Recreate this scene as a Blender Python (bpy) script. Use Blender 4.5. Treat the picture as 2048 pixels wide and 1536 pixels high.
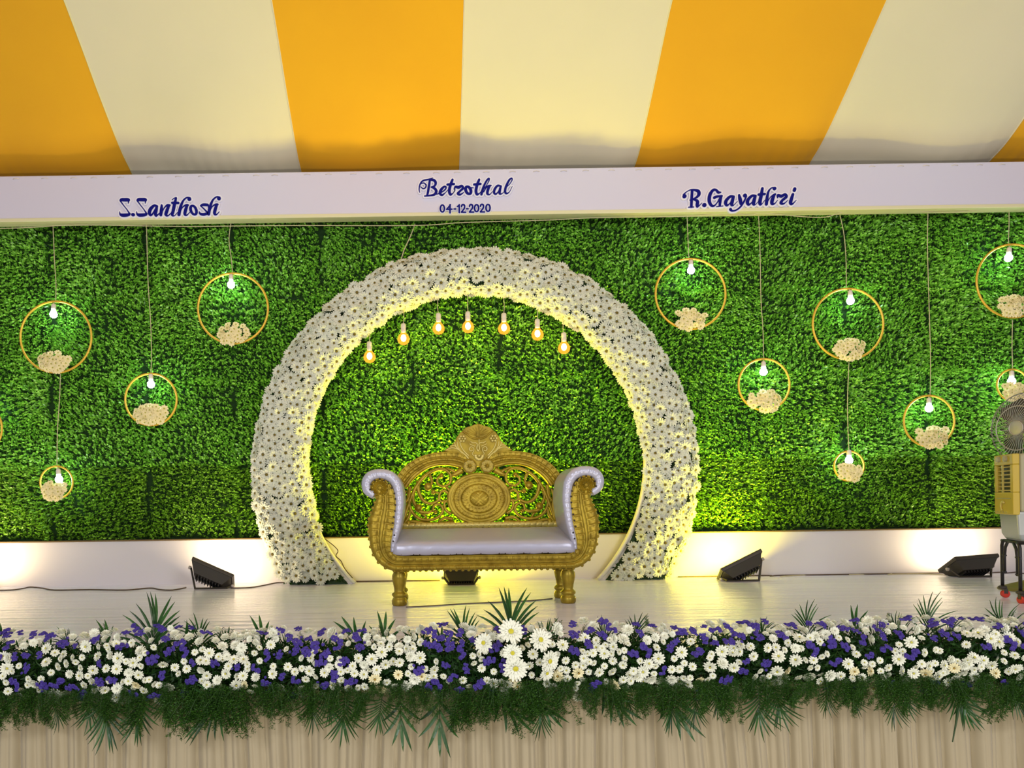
import bpy, math, random
import numpy as np
from mathutils import Vector, Matrix, Quaternion
from mathutils import noise as mn

for o in list(bpy.data.objects):
    bpy.data.objects.remove(o)
SC = bpy.context.scene
COL = SC.collection
rnd = random.Random(7)
PI = math.pi

# ---------------------------------------------------------------- camera
F, PPX, PPY, CH, ROLL = 1550.0, 862.0, 1000.0, 0.84, 0.0145
cr, sr = math.cos(ROLL), math.sin(ROLL)
cam_d = bpy.data.cameras.new('camera')
cam = bpy.data.objects.new('camera', cam_d)
COL.objects.link(cam)
cam_d.sensor_fit = 'HORIZONTAL'
cam_d.sensor_width = 36.0
cam_d.lens = F / 2048 * 36.0
cam_d.shift_x = (1024 - PPX) / 2048
cam_d.shift_y = (PPY - 768) / 2048
cam_d.clip_start = 0.05
cam.matrix_world = Matrix(((cr, sr, 0, 0), (0, 0, -1, 0), (-sr, cr, 0, CH), (0, 0, 0, 1)))
SC.camera = cam

# ---------------------------------------------------------------- world, lights, exposure
w = bpy.data.worlds.new('world')
SC.world = w
w.use_nodes = True
w.node_tree.nodes['Background'].inputs[0].default_value = (0.80, 0.84, 1.06, 1)
w.node_tree.nodes['Background'].inputs[1].default_value = 0.34


def area_light(name, loc, direction, size, size_y, power, color, spread=PI):
    d = bpy.data.lights.new(name, 'AREA')
    d.shape = 'RECTANGLE'
    d.size, d.size_y = size, size_y
    d.energy = power
    d.color = color
    d.spread = spread
    o = bpy.data.objects.new(name, d)
    COL.objects.link(o)
    o.location = loc
    o.rotation_mode = 'QUATERNION'
    o.rotation_quaternion = Vector(direction).to_track_quat('-Z', 'Y')
    return o


# broad area lights added behind the camera, filling the stage and the cloth overhead
area_light('hall_fill', (-2.5, -2.5, 3.2), (0.32, 1.0, 0.0), 2.2, 0.8, 190, (0.93, 0.94, 1.0))
area_light('hall_fill', (4.5, -2.0, 3.4), (-0.3, 1.0, -0.02), 2.2, 0.8, 170, (0.96, 0.95, 1.0))
area_light('ceiling_fill', (1.0, -1.0, -0.9), (0.0, 0.8, 0.6), 8.0, 0.4, 215, (1.0, 0.93, 0.80))  # added unseen low light, brightens the ceiling cloth evenly from below

SC.view_settings.view_transform = 'Standard'
SC.view_settings.look = 'None'
SC.view_settings.gamma = 1.0
SC.view_settings.use_curve_mapping = False
SC.view_settings.exposure = 0.0
SC.cycles.use_denoising = True
SC.cycles.max_bounces = 6
SC.cycles.transparent_max_bounces = 8
SC.cycles.sample_clamp_indirect = 6.0


# ---------------------------------------------------------------- helpers
def W(px, py, d):
    """photo pixel at depth d (metres along +Y) -> world point"""
    u, v = (px - PPX) / F, -(py - PPY) / F
    return Vector(((u * cr + v * sr) * d, d, CH + (-u * sr + v * cr) * d))


def G(px, py, z=0.0):
    u, v = (px - PPX) / F, -(py - PPY) / F
    zz = -u * sr + v * cr
    d = (z - CH) / zz
    return Vector(((u * cr + v * sr) * d, d, z))


def mat(name, color, rough=0.6, metal=0.0, emit=None, estr=0.0, spec=0.5, sheen=0.0, coat=0.0, bump=None, vary=None, sub=0.0):
    m = bpy.data.materials.new(name)
    m.use_nodes = True
    nt = m.node_tree
    b = nt.nodes['Principled BSDF']
    b.inputs['Base Color'].default_value = (*color, 1)
    b.inputs['Roughness'].default_value = rough
    b.inputs['Metallic'].default_value = metal
    b.inputs['Specular IOR Level'].default_value = spec
    b.inputs['Sheen Weight'].default_value = sheen
    b.inputs['Coat Weight'].default_value = coat
    if emit:
        b.inputs['Emission Color'].default_value = (*emit, 1)
        b.inputs['Emission Strength'].default_value = estr
    tc = None
    if bump or vary:
        tc = nt.nodes.new('ShaderNodeTexCoord')
    if vary:   # (scale, colour2, (sx,sy,sz), low, high)
        mp = nt.nodes.new('ShaderNodeMapping')
        mp.inputs['Scale'].default_value = vary[2]
        nz = nt.nodes.new('ShaderNodeTexNoise')
        nz.inputs['Scale'].default_value = vary[0]
        nz.inputs['Detail'].default_value = 4
        rmp = nt.nodes.new('ShaderNodeValToRGB')
        rmp.color_ramp.elements[0].position = vary[3]
        rmp.color_ramp.elements[1].position = vary[4]
        rmp.color_ramp.elements[0].color = (*color, 1)
        rmp.color_ramp.elements[1].color = (*vary[1], 1)
        nt.links.new(tc.outputs['Object'], mp.inputs['Vector'])
        nt.links.new(mp.outputs['Vector'], nz.inputs['Vector'])
        nt.links.new(nz.outputs['Fac'], rmp.inputs['Fac'])
        nt.links.new(rmp.outputs['Color'], b.inputs['Base Color'])
    if bump:   # (scale, strength, distance, (sx,sy,sz))
        mp = nt.nodes.new('ShaderNodeMapping')
        mp.inputs['Scale'].default_value = bump[3]
        nz = nt.nodes.new('ShaderNodeTexNoise')
        nz.inputs['Scale'].default_value = bump[0]
        nz.inputs['Detail'].default_value = 3
        bp = nt.nodes.new('ShaderNodeBump')
        bp.inputs['Strength'].default_value = bump[1]
        bp.inputs['Distance'].default_value = bump[2]
        nt.links.new(tc.outputs['Object'], mp.inputs['Vector'])
        nt.links.new(mp.outputs['Vector'], nz.inputs['Vector'])
        nt.links.new(nz.outputs['Fac'], bp.inputs['Height'])
        nt.links.new(bp.outputs['Normal'], b.inputs['Normal'])
    return m


def leaf_mat(name, c1, c2, rough=0.4, spec=0.5, trans=0.25):
    """colour comes from a per-leaf attribute 'tone' (0..1) and a little light passes through"""
    m = bpy.data.materials.new(name)
    m.use_nodes = True
    nt = m.node_tree
    b = nt.nodes['Principled BSDF']
    out = nt.nodes['Material Output']
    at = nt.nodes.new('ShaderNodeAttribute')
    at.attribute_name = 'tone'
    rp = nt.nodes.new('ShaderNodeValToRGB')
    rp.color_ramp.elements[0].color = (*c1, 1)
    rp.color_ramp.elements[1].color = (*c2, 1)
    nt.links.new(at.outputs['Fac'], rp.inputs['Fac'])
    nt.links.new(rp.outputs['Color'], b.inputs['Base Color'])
    b.inputs['Roughness'].default_value = rough
    b.inputs['Specular IOR Level'].default_value = spec
    tr = nt.nodes.new('ShaderNodeBsdfTranslucent')
    nt.links.new(rp.outputs['Color'], tr.inputs['Color'])
    mx = nt.nodes.new('ShaderNodeMixShader')
    mx.inputs[0].default_value = trans
    nt.links.new(b.outputs[0], mx.inputs[1])
    nt.links.new(tr.outputs[0], mx.inputs[2])
    nt.links.new(mx.outputs[0], out.inputs['Surface'])
    return m


class MB:
    """collects vertices and faces; build() links them as one mesh object"""
    def __init__(s):
        s.v, s.f, s.m, s.t = [], [], [], []
        s.use_t = False

    def add(s, vs, fs, mi=0, tone=None):
        n = len(s.v)
        s.v += [tuple(p) for p in vs]
        s.f += [tuple(i + n for i in f) for f in fs]
        s.m += [mi] * len(fs)
        if tone is not None:
            s.use_t = True
        s.t += [0.5 if tone is None else tone] * len(vs)
        return s

    def merge(s, o, M, tone=None):
        s.use_t = s.use_t or o.use_t
        n = len(s.v)
        s.v += [tuple(M @ Vector(p)) for p in o.v]
        s.f += [tuple(i + n for i in f) for f in o.f]
        s.m += o.m
        s.t += o.t if tone is None else [tone] * len(o.v)

    def box(s, a, b, mi=0):
        x0, y0, z0 = a
        x1, y1, z1 = b
        vs = [(x0, y0, z0), (x1, y0, z0), (x1, y1, z0), (x0, y1, z0), (x0, y0, z1), (x1, y0, z1), (x1, y1, z1), (x0, y1, z1)]
        return s.add(vs, [(0, 3, 2, 1), (4, 5, 6, 7), (0, 1, 5, 4), (1, 2, 6, 5), (2, 3, 7, 6), (3, 0, 4, 7)], mi)

    def obox(s, c, ax, ay, az, h, mi=0):
        """oriented box: centre, three unit axes, half sizes"""
        c = Vector(c)
        vs = []
        for k in (-1, 1):
            for i, j in ((-1, -1), (1, -1), (1, 1), (-1, 1)):
                vs.append(c + Vector(ax) * h[0] * i + Vector(ay) * h[1] * j + Vector(az) * h[2] * k)
        return s.add(vs, [(0, 3, 2, 1), (4, 5, 6, 7), (0, 1, 5, 4), (1, 2, 6, 5), (2, 3, 7, 6), (3, 0, 4, 7)], mi)

    def tube(s, pts, r, n=6, mi=0, caps=True, closed=False):
        pts = [Vector(p) for p in pts]
        rs = r if isinstance(r, (list, tuple)) else [r] * len(pts)
        vs, fs = [], []
        N = len(pts)
        prev = None
        for i, p in enumerate(pts):
            if closed:
                t = pts[(i + 1) % N] - pts[i - 1]
            else:
                t = pts[min(i + 1, N - 1)] - pts[max(i - 1, 0)]
            t = t.normalized() if t.length > 1e-9 else Vector((0, 0, 1))
            if prev is None:
                a = t.orthogonal().normalized()
            else:
                a = prev - t * prev.dot(t)
                a = a.normalized() if a.length > 1e-6 else t.orthogonal().normalized()
            prev = a
            b = t.cross(a)
            for k in range(n):
                q = 2 * PI * k / n
                vs.append(p + (a * math.cos(q) + b * math.sin(q)) * rs[i])
        for i in range(N if closed else N - 1):
            j = (i + 1) % N
            for k in range(n):
                k2 = (k + 1) % n
                fs.append((i * n + k, i * n + k2, j * n + k2, j * n + k))
        if caps and not closed:
            fs.append(tuple(range(n))[::-1])
            fs.append(tuple((N - 1) * n + k for k in range(n)))
        return s.add(vs, fs, mi)

    def lathe(s, prof, n=20, c=(0, 0, 0), axis=None, mi=0, sx=1.0, sy=1.0):
        """prof: list of (r, z) along +Z, or along axis"""
        q = Vector(axis).to_track_quat('Z', 'Y') if axis is not None else Quaternion()
        c = Vector(c)
        vs, fs = [], []
        for (r, z) in prof:
            for k in range(n):
                a = 2 * PI * k / n
                vs.append(c + q @ Vector((r * math.cos(a) * sx, r * math.sin(a) * sy, z)))
        for i in range(len(prof) - 1):
            for k in range(n):
                k2 = (k + 1) % n
                fs.append((i * n + k, i * n + k2, (i + 1) * n + k2, (i + 1) * n + k))
        fs.append(tuple(range(n))[::-1])
        fs.append(tuple((len(prof) - 1) * n + k for k in range(n)))
        return s.add(vs, fs, mi)

    def prism(s, poly, y0, y1, mi=0):
        """poly: list of (x, z), extruded along Y"""
        n = len(poly)
        vs = [(p[0], y0, p[1]) for p in poly] + [(p[0], y1, p[1]) for p in poly]
        fs = [tuple(range(n)), tuple(range(n, 2 * n))[::-1]]
        for i in range(n):
            j = (i + 1) % n
            fs.append((i, n + i, n + j, j))
        return s.add(vs, fs, mi)

    def mesh(s, name, mats, smooth=False, off=None):
        me = bpy.data.meshes.new(name)
        v = s.v if off is None else [(p[0] - off[0], p[1] - off[1], p[2] - off[2]) for p in s.v]
        me.from_pydata(v, [], s.f)
        for m in (mats if isinstance(mats, (list, tuple)) else [mats]):
            me.materials.append(m)
        if any(s.m):
            me.polygons.foreach_set('material_index', s.m)
        if smooth:
            me.polygons.foreach_set('use_smooth', [True] * len(me.polygons))
        if s.use_t:
            a = me.attributes.new('tone', 'FLOAT', 'POINT')
            a.data.foreach_set('value', s.t)
        me.update()
        return me

    def build(s, name, mats, parent=None, smooth=False, local=False, autosmooth=None, bevel=None):
        off = None
        if parent is not None and not local:
            off = wloc(parent)
        o = link(name, s.mesh(name, mats, smooth, off), parent)
        if bevel:
            md = o.modifiers.new('bevel', 'BEVEL')
            md.width = bevel[0]
            md.segments = bevel[1]
            md.limit_method = 'ANGLE'
            md.angle_limit = math.radians(35)
        return o


def wloc(o):
    L = Vector((0, 0, 0))
    while o is not None:
        L += o.location
        o = o.parent
    return L


def link(name, me, parent=None):
    o = bpy.data.objects.new(name, me)
    COL.objects.link(o)
    if parent is not None:
        o.parent = parent
    return o


def tag(o, label=None, cat=None, group=None, kind=None):
    if label:
        o['label'] = label
    if cat:
        o['category'] = cat
    if group:
        o['group'] = group
    if kind:
        o['kind'] = kind
    return o


def empty(name, loc, label=None, cat=None, group=None, kind=None):
    o = bpy.data.objects.new(name, None)
    o.empty_display_size = 0.1
    COL.objects.link(o)
    o.location = loc
    return tag(o, label, cat, group, kind)


def smooth_pts(pts, n=6, closed=False):
    """Catmull-Rom through tuples of any length"""
    out = []
    N = len(pts)
    rng = range(N) if closed else range(N - 1)
    for i in rng:
        if closed:
            p0, p1, p2, p3 = pts[i - 1], pts[i], pts[(i + 1) % N], pts[(i + 2) % N]
        else:
            p0, p1, p2, p3 = pts[max(i - 1, 0)], pts[i], pts[i + 1], pts[min(i + 2, N - 1)]
        for k in range(n):
            t = k / n
            out.append(tuple(0.5 * ((2 * b) + (c - a) * t + (2 * a - 5 * b + 4 * c - d) * t * t + (3 * b - a - 3 * c + d) * t ** 3)
                             for a, b, c, d in zip(p0, p1, p2, p3)))
    if not closed:
        out.append(tuple(pts[-1]))
    return out


def place(o, loc, direction=None, spin=0.0, scale=1.0):
    o.location = loc
    o.scale = (scale,) * 3
    if direction is not None:
        o.rotation_mode = 'QUATERNION'
        o.rotation_quaternion = Vector(direction).to_track_quat('Z', 'Y') @ Quaternion((0, 0, 1), spin)
    return o


def matrix_of(loc, direction, spin=0.0, scale=1.0):
    q = Vector(direction).to_track_quat('Z', 'Y') @ Quaternion((0, 0, 1), spin)
    return Matrix.Translation(loc) @ q.to_matrix().to_4x4() @ Matrix.Scale(scale, 4)


# ---------------------------------------------------------------- materials
M_floor = mat('stage_sheet', (0.78, 0.78, 0.96), 0.22, spec=0.7, bump=(1.0, 0.35, 0.03, (0.35, 9.0, 1)), vary=(1.2, (0.71, 0.71, 0.88), (0.4, 5, 1), 0.4, 0.7))
M_white = mat('white_board', (0.78, 0.74, 0.74), 0.55, bump=(3, 0.08, 0.02, (1, 1, 1)))
M_fascia = mat('fascia_cloth', (0.73, 0.71, 0.83), 0.6, bump=(2.2, 0.12, 0.03, (1, 1, 1.5)))
M_lip = mat('cream_edge', (0.80, 0.76, 0.45), 0.55)
M_brown = mat('raw_plywood_edge', (0.20, 0.13, 0.05), 0.8)
M_back = mat('panel_backing', (0.012, 0.045, 0.006), 0.95)
M_orange = mat('orange_cloth', (0.82, 0.41, 0.003), 0.8, sheen=0.1, bump=(1.6, 0.18, 0.05, (1, 1, 1)), vary=(0.8, (0.78, 0.38, 0.003), (1, 1, 1), 0.35, 0.65))
M_cream = mat('cream_cloth', (0.78, 0.71, 0.52), 0.8, sheen=0.1, bump=(1.6, 0.18, 0.05, (1, 1, 1)), vary=(0.8, (0.74, 0.68, 0.50), (1, 1, 1), 0.35, 0.65))
M_skirt = mat('skirt_cloth', (0.42, 0.35, 0.22), 0.75, sheen=0.3, bump=(30, 0.1, 0.004, (1, 1, 0.3)))
M_gold = mat('gold_paint', (0.40, 0.285, 0.022), 0.38, metal=0.55, bump=(40, 0.25, 0.004, (1, 1, 1)), vary=(14, (0.24, 0.16, 0.008), (1, 1, 1), 0.42, 0.7))
M_goldlite = mat('pale_gold_paint', (0.66, 0.55, 0.16), 0.36, metal=0.4)
M_silver = mat('silver_leatherette', (0.50, 0.50, 0.60), 0.33, metal=0.25, bump=(9, 0.2, 0.02, (1, 1, 1)))
M_stud = mat('dark_stud', (0.05, 0.04, 0.035), 0.4, metal=0.6)
M_petal = mat('white_petal', (0.81, 0.83, 0.69), 0.6)
M_petal_c = mat('cream_petal', (0.98, 0.86, 0.46), 0.6)
M_daisyc = mat('daisy_centre', (0.15, 0.11, 0.012), 0.8)
M_chryc = mat('chrysanthemum_centre', (0.50, 0.47, 0.07), 0.8)
M_purple = mat('purple_statice', (0.045, 0.025, 0.24), 0.7)
M_stem = mat('stem_green', (0.025, 0.06, 0.015), 0.7)
M_hoop = mat('gold_hoop', (0.85, 0.50, 0.05), 0.35, metal=0.3)
M_cord = mat('cream_cord', (0.62, 0.55, 0.32), 0.6)
M_dcord = mat('brown_cord', (0.10, 0.06, 0.03), 0.6)
M_socket = mat('white_socket', (0.78, 0.70, 0.58), 0.4)
M_bulb = mat('cool_bulb', (1, 1, 1), 0.3, emit=(0.62, 0.97, 1.0), estr=70)
M_core = mat('filament_core', (1, 1, 1), 0.3, emit=(1.0, 0.86, 0.55), estr=55)
M_black = mat('black_metal', (0.055, 0.046, 0.032), 0.45, metal=0.3)
M_black2 = mat('black_paint', (0.012, 0.010, 0.009), 0.5)
M_red = mat('red_wheel', (0.60, 0.035, 0.012), 0.4)
M_coolery = mat('cooler_yellow', (0.50, 0.36, 0.03), 0.45)
M_coolerg = mat('cooler_beige', (0.36, 0.33, 0.19), 0.45)
M_tank = mat('cooler_tank', (0.34, 0.36, 0.34), 0.25)
M_guard = mat('guard_wire', (0.45, 0.40, 0.36), 0.4, metal=0.4)
M_blue = mat('blue_letter', (0.002, 0.004, 0.20), 0.6, spec=0.15)
M_signw = mat('sign_white', (0.92, 0.91, 0.99), 0.5)
M_rim = mat('arch_board', (0.80, 0.76, 0.68), 0.5)
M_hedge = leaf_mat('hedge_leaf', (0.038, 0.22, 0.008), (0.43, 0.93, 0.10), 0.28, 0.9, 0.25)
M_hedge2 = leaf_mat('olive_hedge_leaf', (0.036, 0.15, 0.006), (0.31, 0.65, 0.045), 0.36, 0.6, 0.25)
M_fern = leaf_mat('fern_needle', (0.010, 0.045, 0.006), (0.055, 0.17, 0.012), 0.5, 0.4, 0.2)
M_palm = leaf_mat('palm_leaf', (0.006, 0.024, 0.008), (0.035, 0.12, 0.022), 0.34, 0.5, 0.15)


def glass_bulb_mat():
    m = bpy.data.materials.new('amber_bulb_glass')
    m.use_nodes = True
    nt = m.node_tree
    for n in list(nt.nodes):
        nt.nodes.remove(n)
    out = nt.nodes.new('ShaderNodeOutputMaterial')
    e = nt.nodes.new('ShaderNodeEmission')
    e.inputs[0].default_value = (1.0, 0.46, 0.04, 1)
    e.inputs[1].default_value = 1.6
    t = nt.nodes.new('ShaderNodeBsdfTransparent')
    t.inputs[0].default_value = (1.0, 0.8, 0.45, 1)
    mx = nt.nodes.new('ShaderNodeMixShader')
    mx.inputs[0].default_value = 0.55
    nt.links.new(t.outputs[0], mx.inputs[1])
    nt.links.new(e.outputs[0], mx.inputs[2])
    nt.links.new(mx.outputs[0], out.inputs[0])
    return m


M_amber = glass_bulb_mat()

# ---------------------------------------------------------------- the setting
WALL_Y, SK_Y, SK_TOP = 8.10, 8.06, 0.457
fl = MB().box((-8, 4.31, -0.06), (9.2, 8.3, 0.0))
o = fl.build('floor', M_floor)
tag(o, kind='structure')
gr = MB().box((-9, -4.5, -1.16), (10.5, 8.6, -1.10))
tag(gr.build('floor', mat('hall_ground', (0.25, 0.22, 0.18), 0.8)), kind='structure')
o = MB().box((-8, SK_Y, 0.0), (9.2, SK_Y + 0.16, SK_TOP)).build('baseboard_back', M_white)
tag(o, kind='structure')
o = MB().box((-8, SK_Y - 0.012, SK_TOP), (9.2, SK_Y + 0.16, SK_TOP + 0.012)).build('trim_2', M_brown)
tag(o, kind='structure')
o = MB().box((-8, WALL_Y + 0.10, 0.0), (9.2, WALL_Y + 0.16, 4.24)).build('wall_back', M_back)
tag(o, kind='structure')
wall_back = o
FA_Y = 7.84
FA_Z0, FA_Z1 = 3.745, 4.18
o = MB().box((-8, FA_Y, FA_Z0), (9.2, FA_Y + 0.12, FA_Z1)).build('trim_1', M_fascia, bevel=(0.012, 2))
tag(o, kind='structure')
fascia = o
lip = MB().box((-8, FA_Y - 0.012, FA_Z0 - 0.035), (9.2, FA_Y + 0.13, FA_Z0 + 0.002))
lip.build('edge_strip', M_lip, fascia, bevel=(0.006, 2))
hood = MB().box((-8, FA_Y + 0.125, 3.98), (9.2, WALL_Y + 0.12, 4.10)).build('top_board', M_brown, fascia)
# tape tabs / little staples along the top of the fascia cloth
tb = MB()
for i in range(60):
    x = -7.0 + i * 0.262 + rnd.uniform(-0.04, 0.04)
    tb.tube([(x - 0.03, FA_Y - 0.002, FA_Z1 - 0.035), (x, FA_Y - 0.007, FA_Z1 - 0.028), (x + 0.035, FA_Y - 0.002, FA_Z1 - 0.034)], 0.004, 5)
tag(tb.build('cloth_pucker', mat('pucker_cloth', (0.80, 0.74, 0.68), 0.6), fascia, smooth=True), kind='stuff')

# boxwood mats ----------------------------------------------------
def hedge_panel_mb(seed, wdt=0.9, hgt=0.9):
    r = random.Random(seed)
    mb = MB()
    mb.use_t = True
    st = 0.0335
    nx, nz = int(wdt / st), int(hgt / st)
    off = r.uniform(0, 50)
    for i in range(nx):
        for j in range(nz):
            x = (i + 0.5) * wdt / nx + r.uniform(-.013, .013)
            z = (j + 0.5) * hgt / nz + r.uniform(-.013, .013)
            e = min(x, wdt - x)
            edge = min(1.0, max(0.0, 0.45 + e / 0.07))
            nv = mn.noise_vector(Vector((x * 2.2 + off, z * 2.2, seed)))
            lean = Vector((nv.x * 1.5, -1.0, nv.z * 1.5 + 0.15)).normalized()
            root = Vector((x, 0.05, z))
            L = (0.045 + 0.06 * r.random()) * (0.35 + 0.65 * edge)
            tipc = root + lean * L
            for k in range(6):
                a = k * 2.4 + r.uniform(-.4, .4)
                spread = r.uniform(0.35, 1.1)
                side = lean.orthogonal().normalized()
                side = Quaternion(lean, a) @ side
                d = (lean + side * spread).normalized()
                h = k / 5.0
                p = root + lean * (L * (0.35 + 0.65 * h))
                ln = r.uniform(0.028, 0.046)
                wv = d.cross(Vector((r.uniform(-1, 1), r.uniform(-1, 1), r.uniform(-1, 1)))).normalized() * r.uniform(.009, .0135)
                nrm = d.cross(wv).normalized()
                b0 = p
                m1 = p + d * ln * 0.5 + wv - nrm * .003
                m2 = p + d * ln * 0.5 - wv - nrm * .003
                tp = p + d * ln
                tone = min(1, max(0, 0.18 + 0.85 * h * r.uniform(0.5, 1.2) + r.uniform(-.12, .15))) * (0.45 + 0.55 * edge)  # leaves darken toward the panel seams, seam shadow put into their colour
                mb.add([b0, m1, tp, m2], [(0, 1, 2), (0, 2, 3)], 0, tone)
    return mb


PW = 0.9
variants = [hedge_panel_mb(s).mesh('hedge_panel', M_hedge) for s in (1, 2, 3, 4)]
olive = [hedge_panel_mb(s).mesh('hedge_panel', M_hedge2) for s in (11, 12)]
seams = [-7.7, -6.8, -5.85, -4.93, -3.96, -2.96, -2.05, -1.12, -0.18, 0.76, 1.70, 2.66, 3.48, 4.36, 5.22, 6.08, 6.98, 7.9, 8.8]
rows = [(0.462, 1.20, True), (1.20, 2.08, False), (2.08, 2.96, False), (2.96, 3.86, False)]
hedge = empty('artificial_hedge', (0.5, WALL_Y, SK_TOP), 'green artificial boxwood hedge wall of leafy panels behind the stage', 'hedge')
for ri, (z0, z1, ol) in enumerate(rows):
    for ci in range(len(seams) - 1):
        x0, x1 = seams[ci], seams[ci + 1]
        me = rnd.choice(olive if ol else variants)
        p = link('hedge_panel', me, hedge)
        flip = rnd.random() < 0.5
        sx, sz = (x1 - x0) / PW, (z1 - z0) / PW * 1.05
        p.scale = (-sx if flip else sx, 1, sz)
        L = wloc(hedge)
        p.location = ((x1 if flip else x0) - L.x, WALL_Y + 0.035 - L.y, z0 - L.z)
        p['kind'] = 'stuff'

# ceiling cloth ---------------------------------------------------
ceil = empty('ceiling', (0.5, 7.9, 4.4), kind='structure')
prof = smooth_pts([(8.32, 4.22), (8.12, 4.29), (7.86, 4.40), (7.4, 4.70), (6.72, 5.18), (5.8, 5.66), (4.5, 6.05), (2.0, 6.35), (-2.0, 6.5)], 7)
bd = [W(px, 340, 7.95).x for px in (248, 596, 921, 1275, 1640, 2006)]
bd = [bd[0] - 1.8 * k for k in (4, 3, 2, 1)] + bd + [bd[-1] + 1.8 * k for k in (1, 2, 3)]


def ceil_pt(x, y, z, s):
    k = max(0.0, min(1.0, (y - 6.9) / 1.2))
    wv = 0.045 * math.sin(x * 1.9 + 0.6) + 0.03 * math.sin(x * 4.3 + 1)
    z2 = z + k * wv * (1 - max(0, (y - 7.9) * 1.5)) + 0.025 * math.sin(x * 0.9) * (1 - k)
    seam = min(abs(x - b) for b in bd)
    z2 += 0.03 * math.exp(-(seam / 0.12) ** 2) * k
    # pleats where the cloth is stapled
    if y > 7.5:
        z2 += 0.008 * math.sin(x * 40 + 3 * math.sin(x * 3)) * (y - 7.5) * (0.5 + 0.5 * math.sin(x * 2.3))
    return (x, y, z2)


for bi in range(len(bd) - 1):
    x0, x1 = bd[bi], bd[bi + 1]
    nx = 60
    mb = MB()
    vs, fs = [], []
    for i in range(nx + 1):
        x = x0 + (x1 - x0) * i / nx
        for (y, z) in prof:
            # the outermost seams bow slightly
            vs.append(ceil_pt(x + 0.0, y, z, 0))
    n = len(prof)
    for i in range(nx):
        for j in range(n - 1):
            fs.append((i * n + j, (i + 1) * n + j, (i + 1) * n + j + 1, i * n + j + 1))
    mb.add(vs, fs)
    cream = (bi % 2 == 0)
    mb.build('cloth_panel', M_cream if cream else M_orange, ceil, smooth=True)
    # sewn seam
    MB().tube([Vector(ceil_pt(x1, y, z, 0)) + Vector((0, 0, -0.002)) for (y, z) in prof], 0.006, 5).build('seam', M_cream if bi % 3 else M_lip, ceil, smooth=True)

# stage front and skirt ------------------------------------------
o = MB().box((-8, 4.40, -1.1), (9.2, 4.50, -0.06)).build('wall_front', M_brown)
tag(o, kind='structure')
mb = MB()
vs, fs = [], []
xs = []
x = -3.4
while x < 4.6:
    xs.append(x)
    x += 0.0065
nz = 14
for i, x in enumerate(xs):
    for j in range(nz + 1):
        t = j / nz
        z = -0.065 - 1.04 * t
        g = x + 0.03 * math.sin(x * 2.1 + 1.3) * t + 0.012 * math.sin(x * 5 + t * 3)
        ph = g * 52 + 2.6 * math.sin(g * 2.7) + 1.6 * math.sin(g * 7.3 + 1)
        a = abs(math.sin(ph * 0.5)) ** 0.6
        dpt = 0.075 * a + 0.024 * abs(math.sin(ph * 1.43 + 1)) ** 0.5 + 0.016 * math.sin(ph * 1.7 + 2 * math.sin(g * 3)) * t
        vs.append((x, 4.365 - dpt * (0.55 + 0.45 * t) - 0.03 * t, z))
for i in range(len(xs) - 1):
    for j in range(nz):
        a = i * (nz + 1) + j
        fs.append((a, a + nz + 1, a + nz + 2, a + 1))
mb.add(vs, fs)
tag(mb.build('stage_skirt', M_skirt, smooth=True), 'beige pleated cloth skirt hanging below the flower garland', 'curtain')

# ---------------------------------------------------------------- flowers
def flower_mb(layers, cr_=0.22, ch=0.05, centre=1, cn=8, r=None):
    """unit-radius flower facing +Z. layers: (petals, radius, width, z0, z1)"""
    r = r or random.Random(3)
    mb = MB()
    for li, (n, R, wd, z0, z1) in enumerate(layers):
        off = r.random() * 6
        for k in range(n):
            a = off + 2 * PI * k / n + r.uniform(-.08, .08)
            d = Vector((math.cos(a), math.sin(a), 0))
            s = Vector((-d.y, d.x, 0))
            RR = R * r.uniform(0.9, 1.06)
            zt = z1 + r.uniform(-.06, .06)
            b = d * 0.12 + Vector((0, 0, z0))
            m_ = d * RR * 0.62 + Vector((0, 0, z0 * 0.35 + zt * 0.65 + 0.03))
            e1 = d * RR * 0.97 + s * wd * 0.45 + Vector((0, 0, zt))
            e2 = d * RR * 0.97 - s * wd * 0.45 + Vector((0, 0, zt))
            mb.add([b, m_ - s * wd * 0.95, e2, e1, m_ + s * wd * 0.95], [(0, 1, 2, 3, 4)], 0)
    vs = [(0, 0, ch + 0.1 * cr_ + 0.04)]
    for k in range(cn):
        a = 2 * PI * k / cn
        vs.append((math.cos(a) * cr_, math.sin(a) * cr_, ch))
    mb.add(vs, [(0, 1 + k, 1 + (k + 1) % cn) for k in range(cn)], centre)
    return mb


daisy_mbs = [flower_mb([(16, 1.0, 0.165, 0.0, 0.12), (11, 0.74, 0.15, 0.05, 0.24)], 0.20, 0.15, r=random.Random(s)) for s in (1, 2, 3)]
M_daisy = mat('daisy_petal', (0.70, 0.72, 0.58), 0.6)
daisy_me = [m.mesh('daisy', [M_daisy, M_daisyc]) for m in daisy_mbs]
chry_mbs = [flower_mb([(13, 1.0, 0.19, -0.05, 0.10), (11, 0.80, 0.18, 0.05, 0.26), (7, 0.52, 0.16, 0.12, 0.40)], 0.17, 0.32, r=random.Random(s + 20)) for s in (1, 2, 3)]
chry_me = [m.mesh('chrysanthemum', [M_petal, M_chryc]) for m in chry_mbs]
pom_mbs = [flower_mb([(13, 1.0, 0.2, -0.25, 0.0), (12, 0.85, 0.2, 0.0, 0.28), (9, 0.55, 0.2, 0.2, 0.5), (5, 0.3, 0.16, 0.3, 0.56)], 0.08, 0.5, centre=0, r=random.Random(s + 30)) for s in (1, 2)]
pom_me = [m.mesh('chrysanthemum', [M_petal, M_chryc]) for m in pom_mbs]
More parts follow.
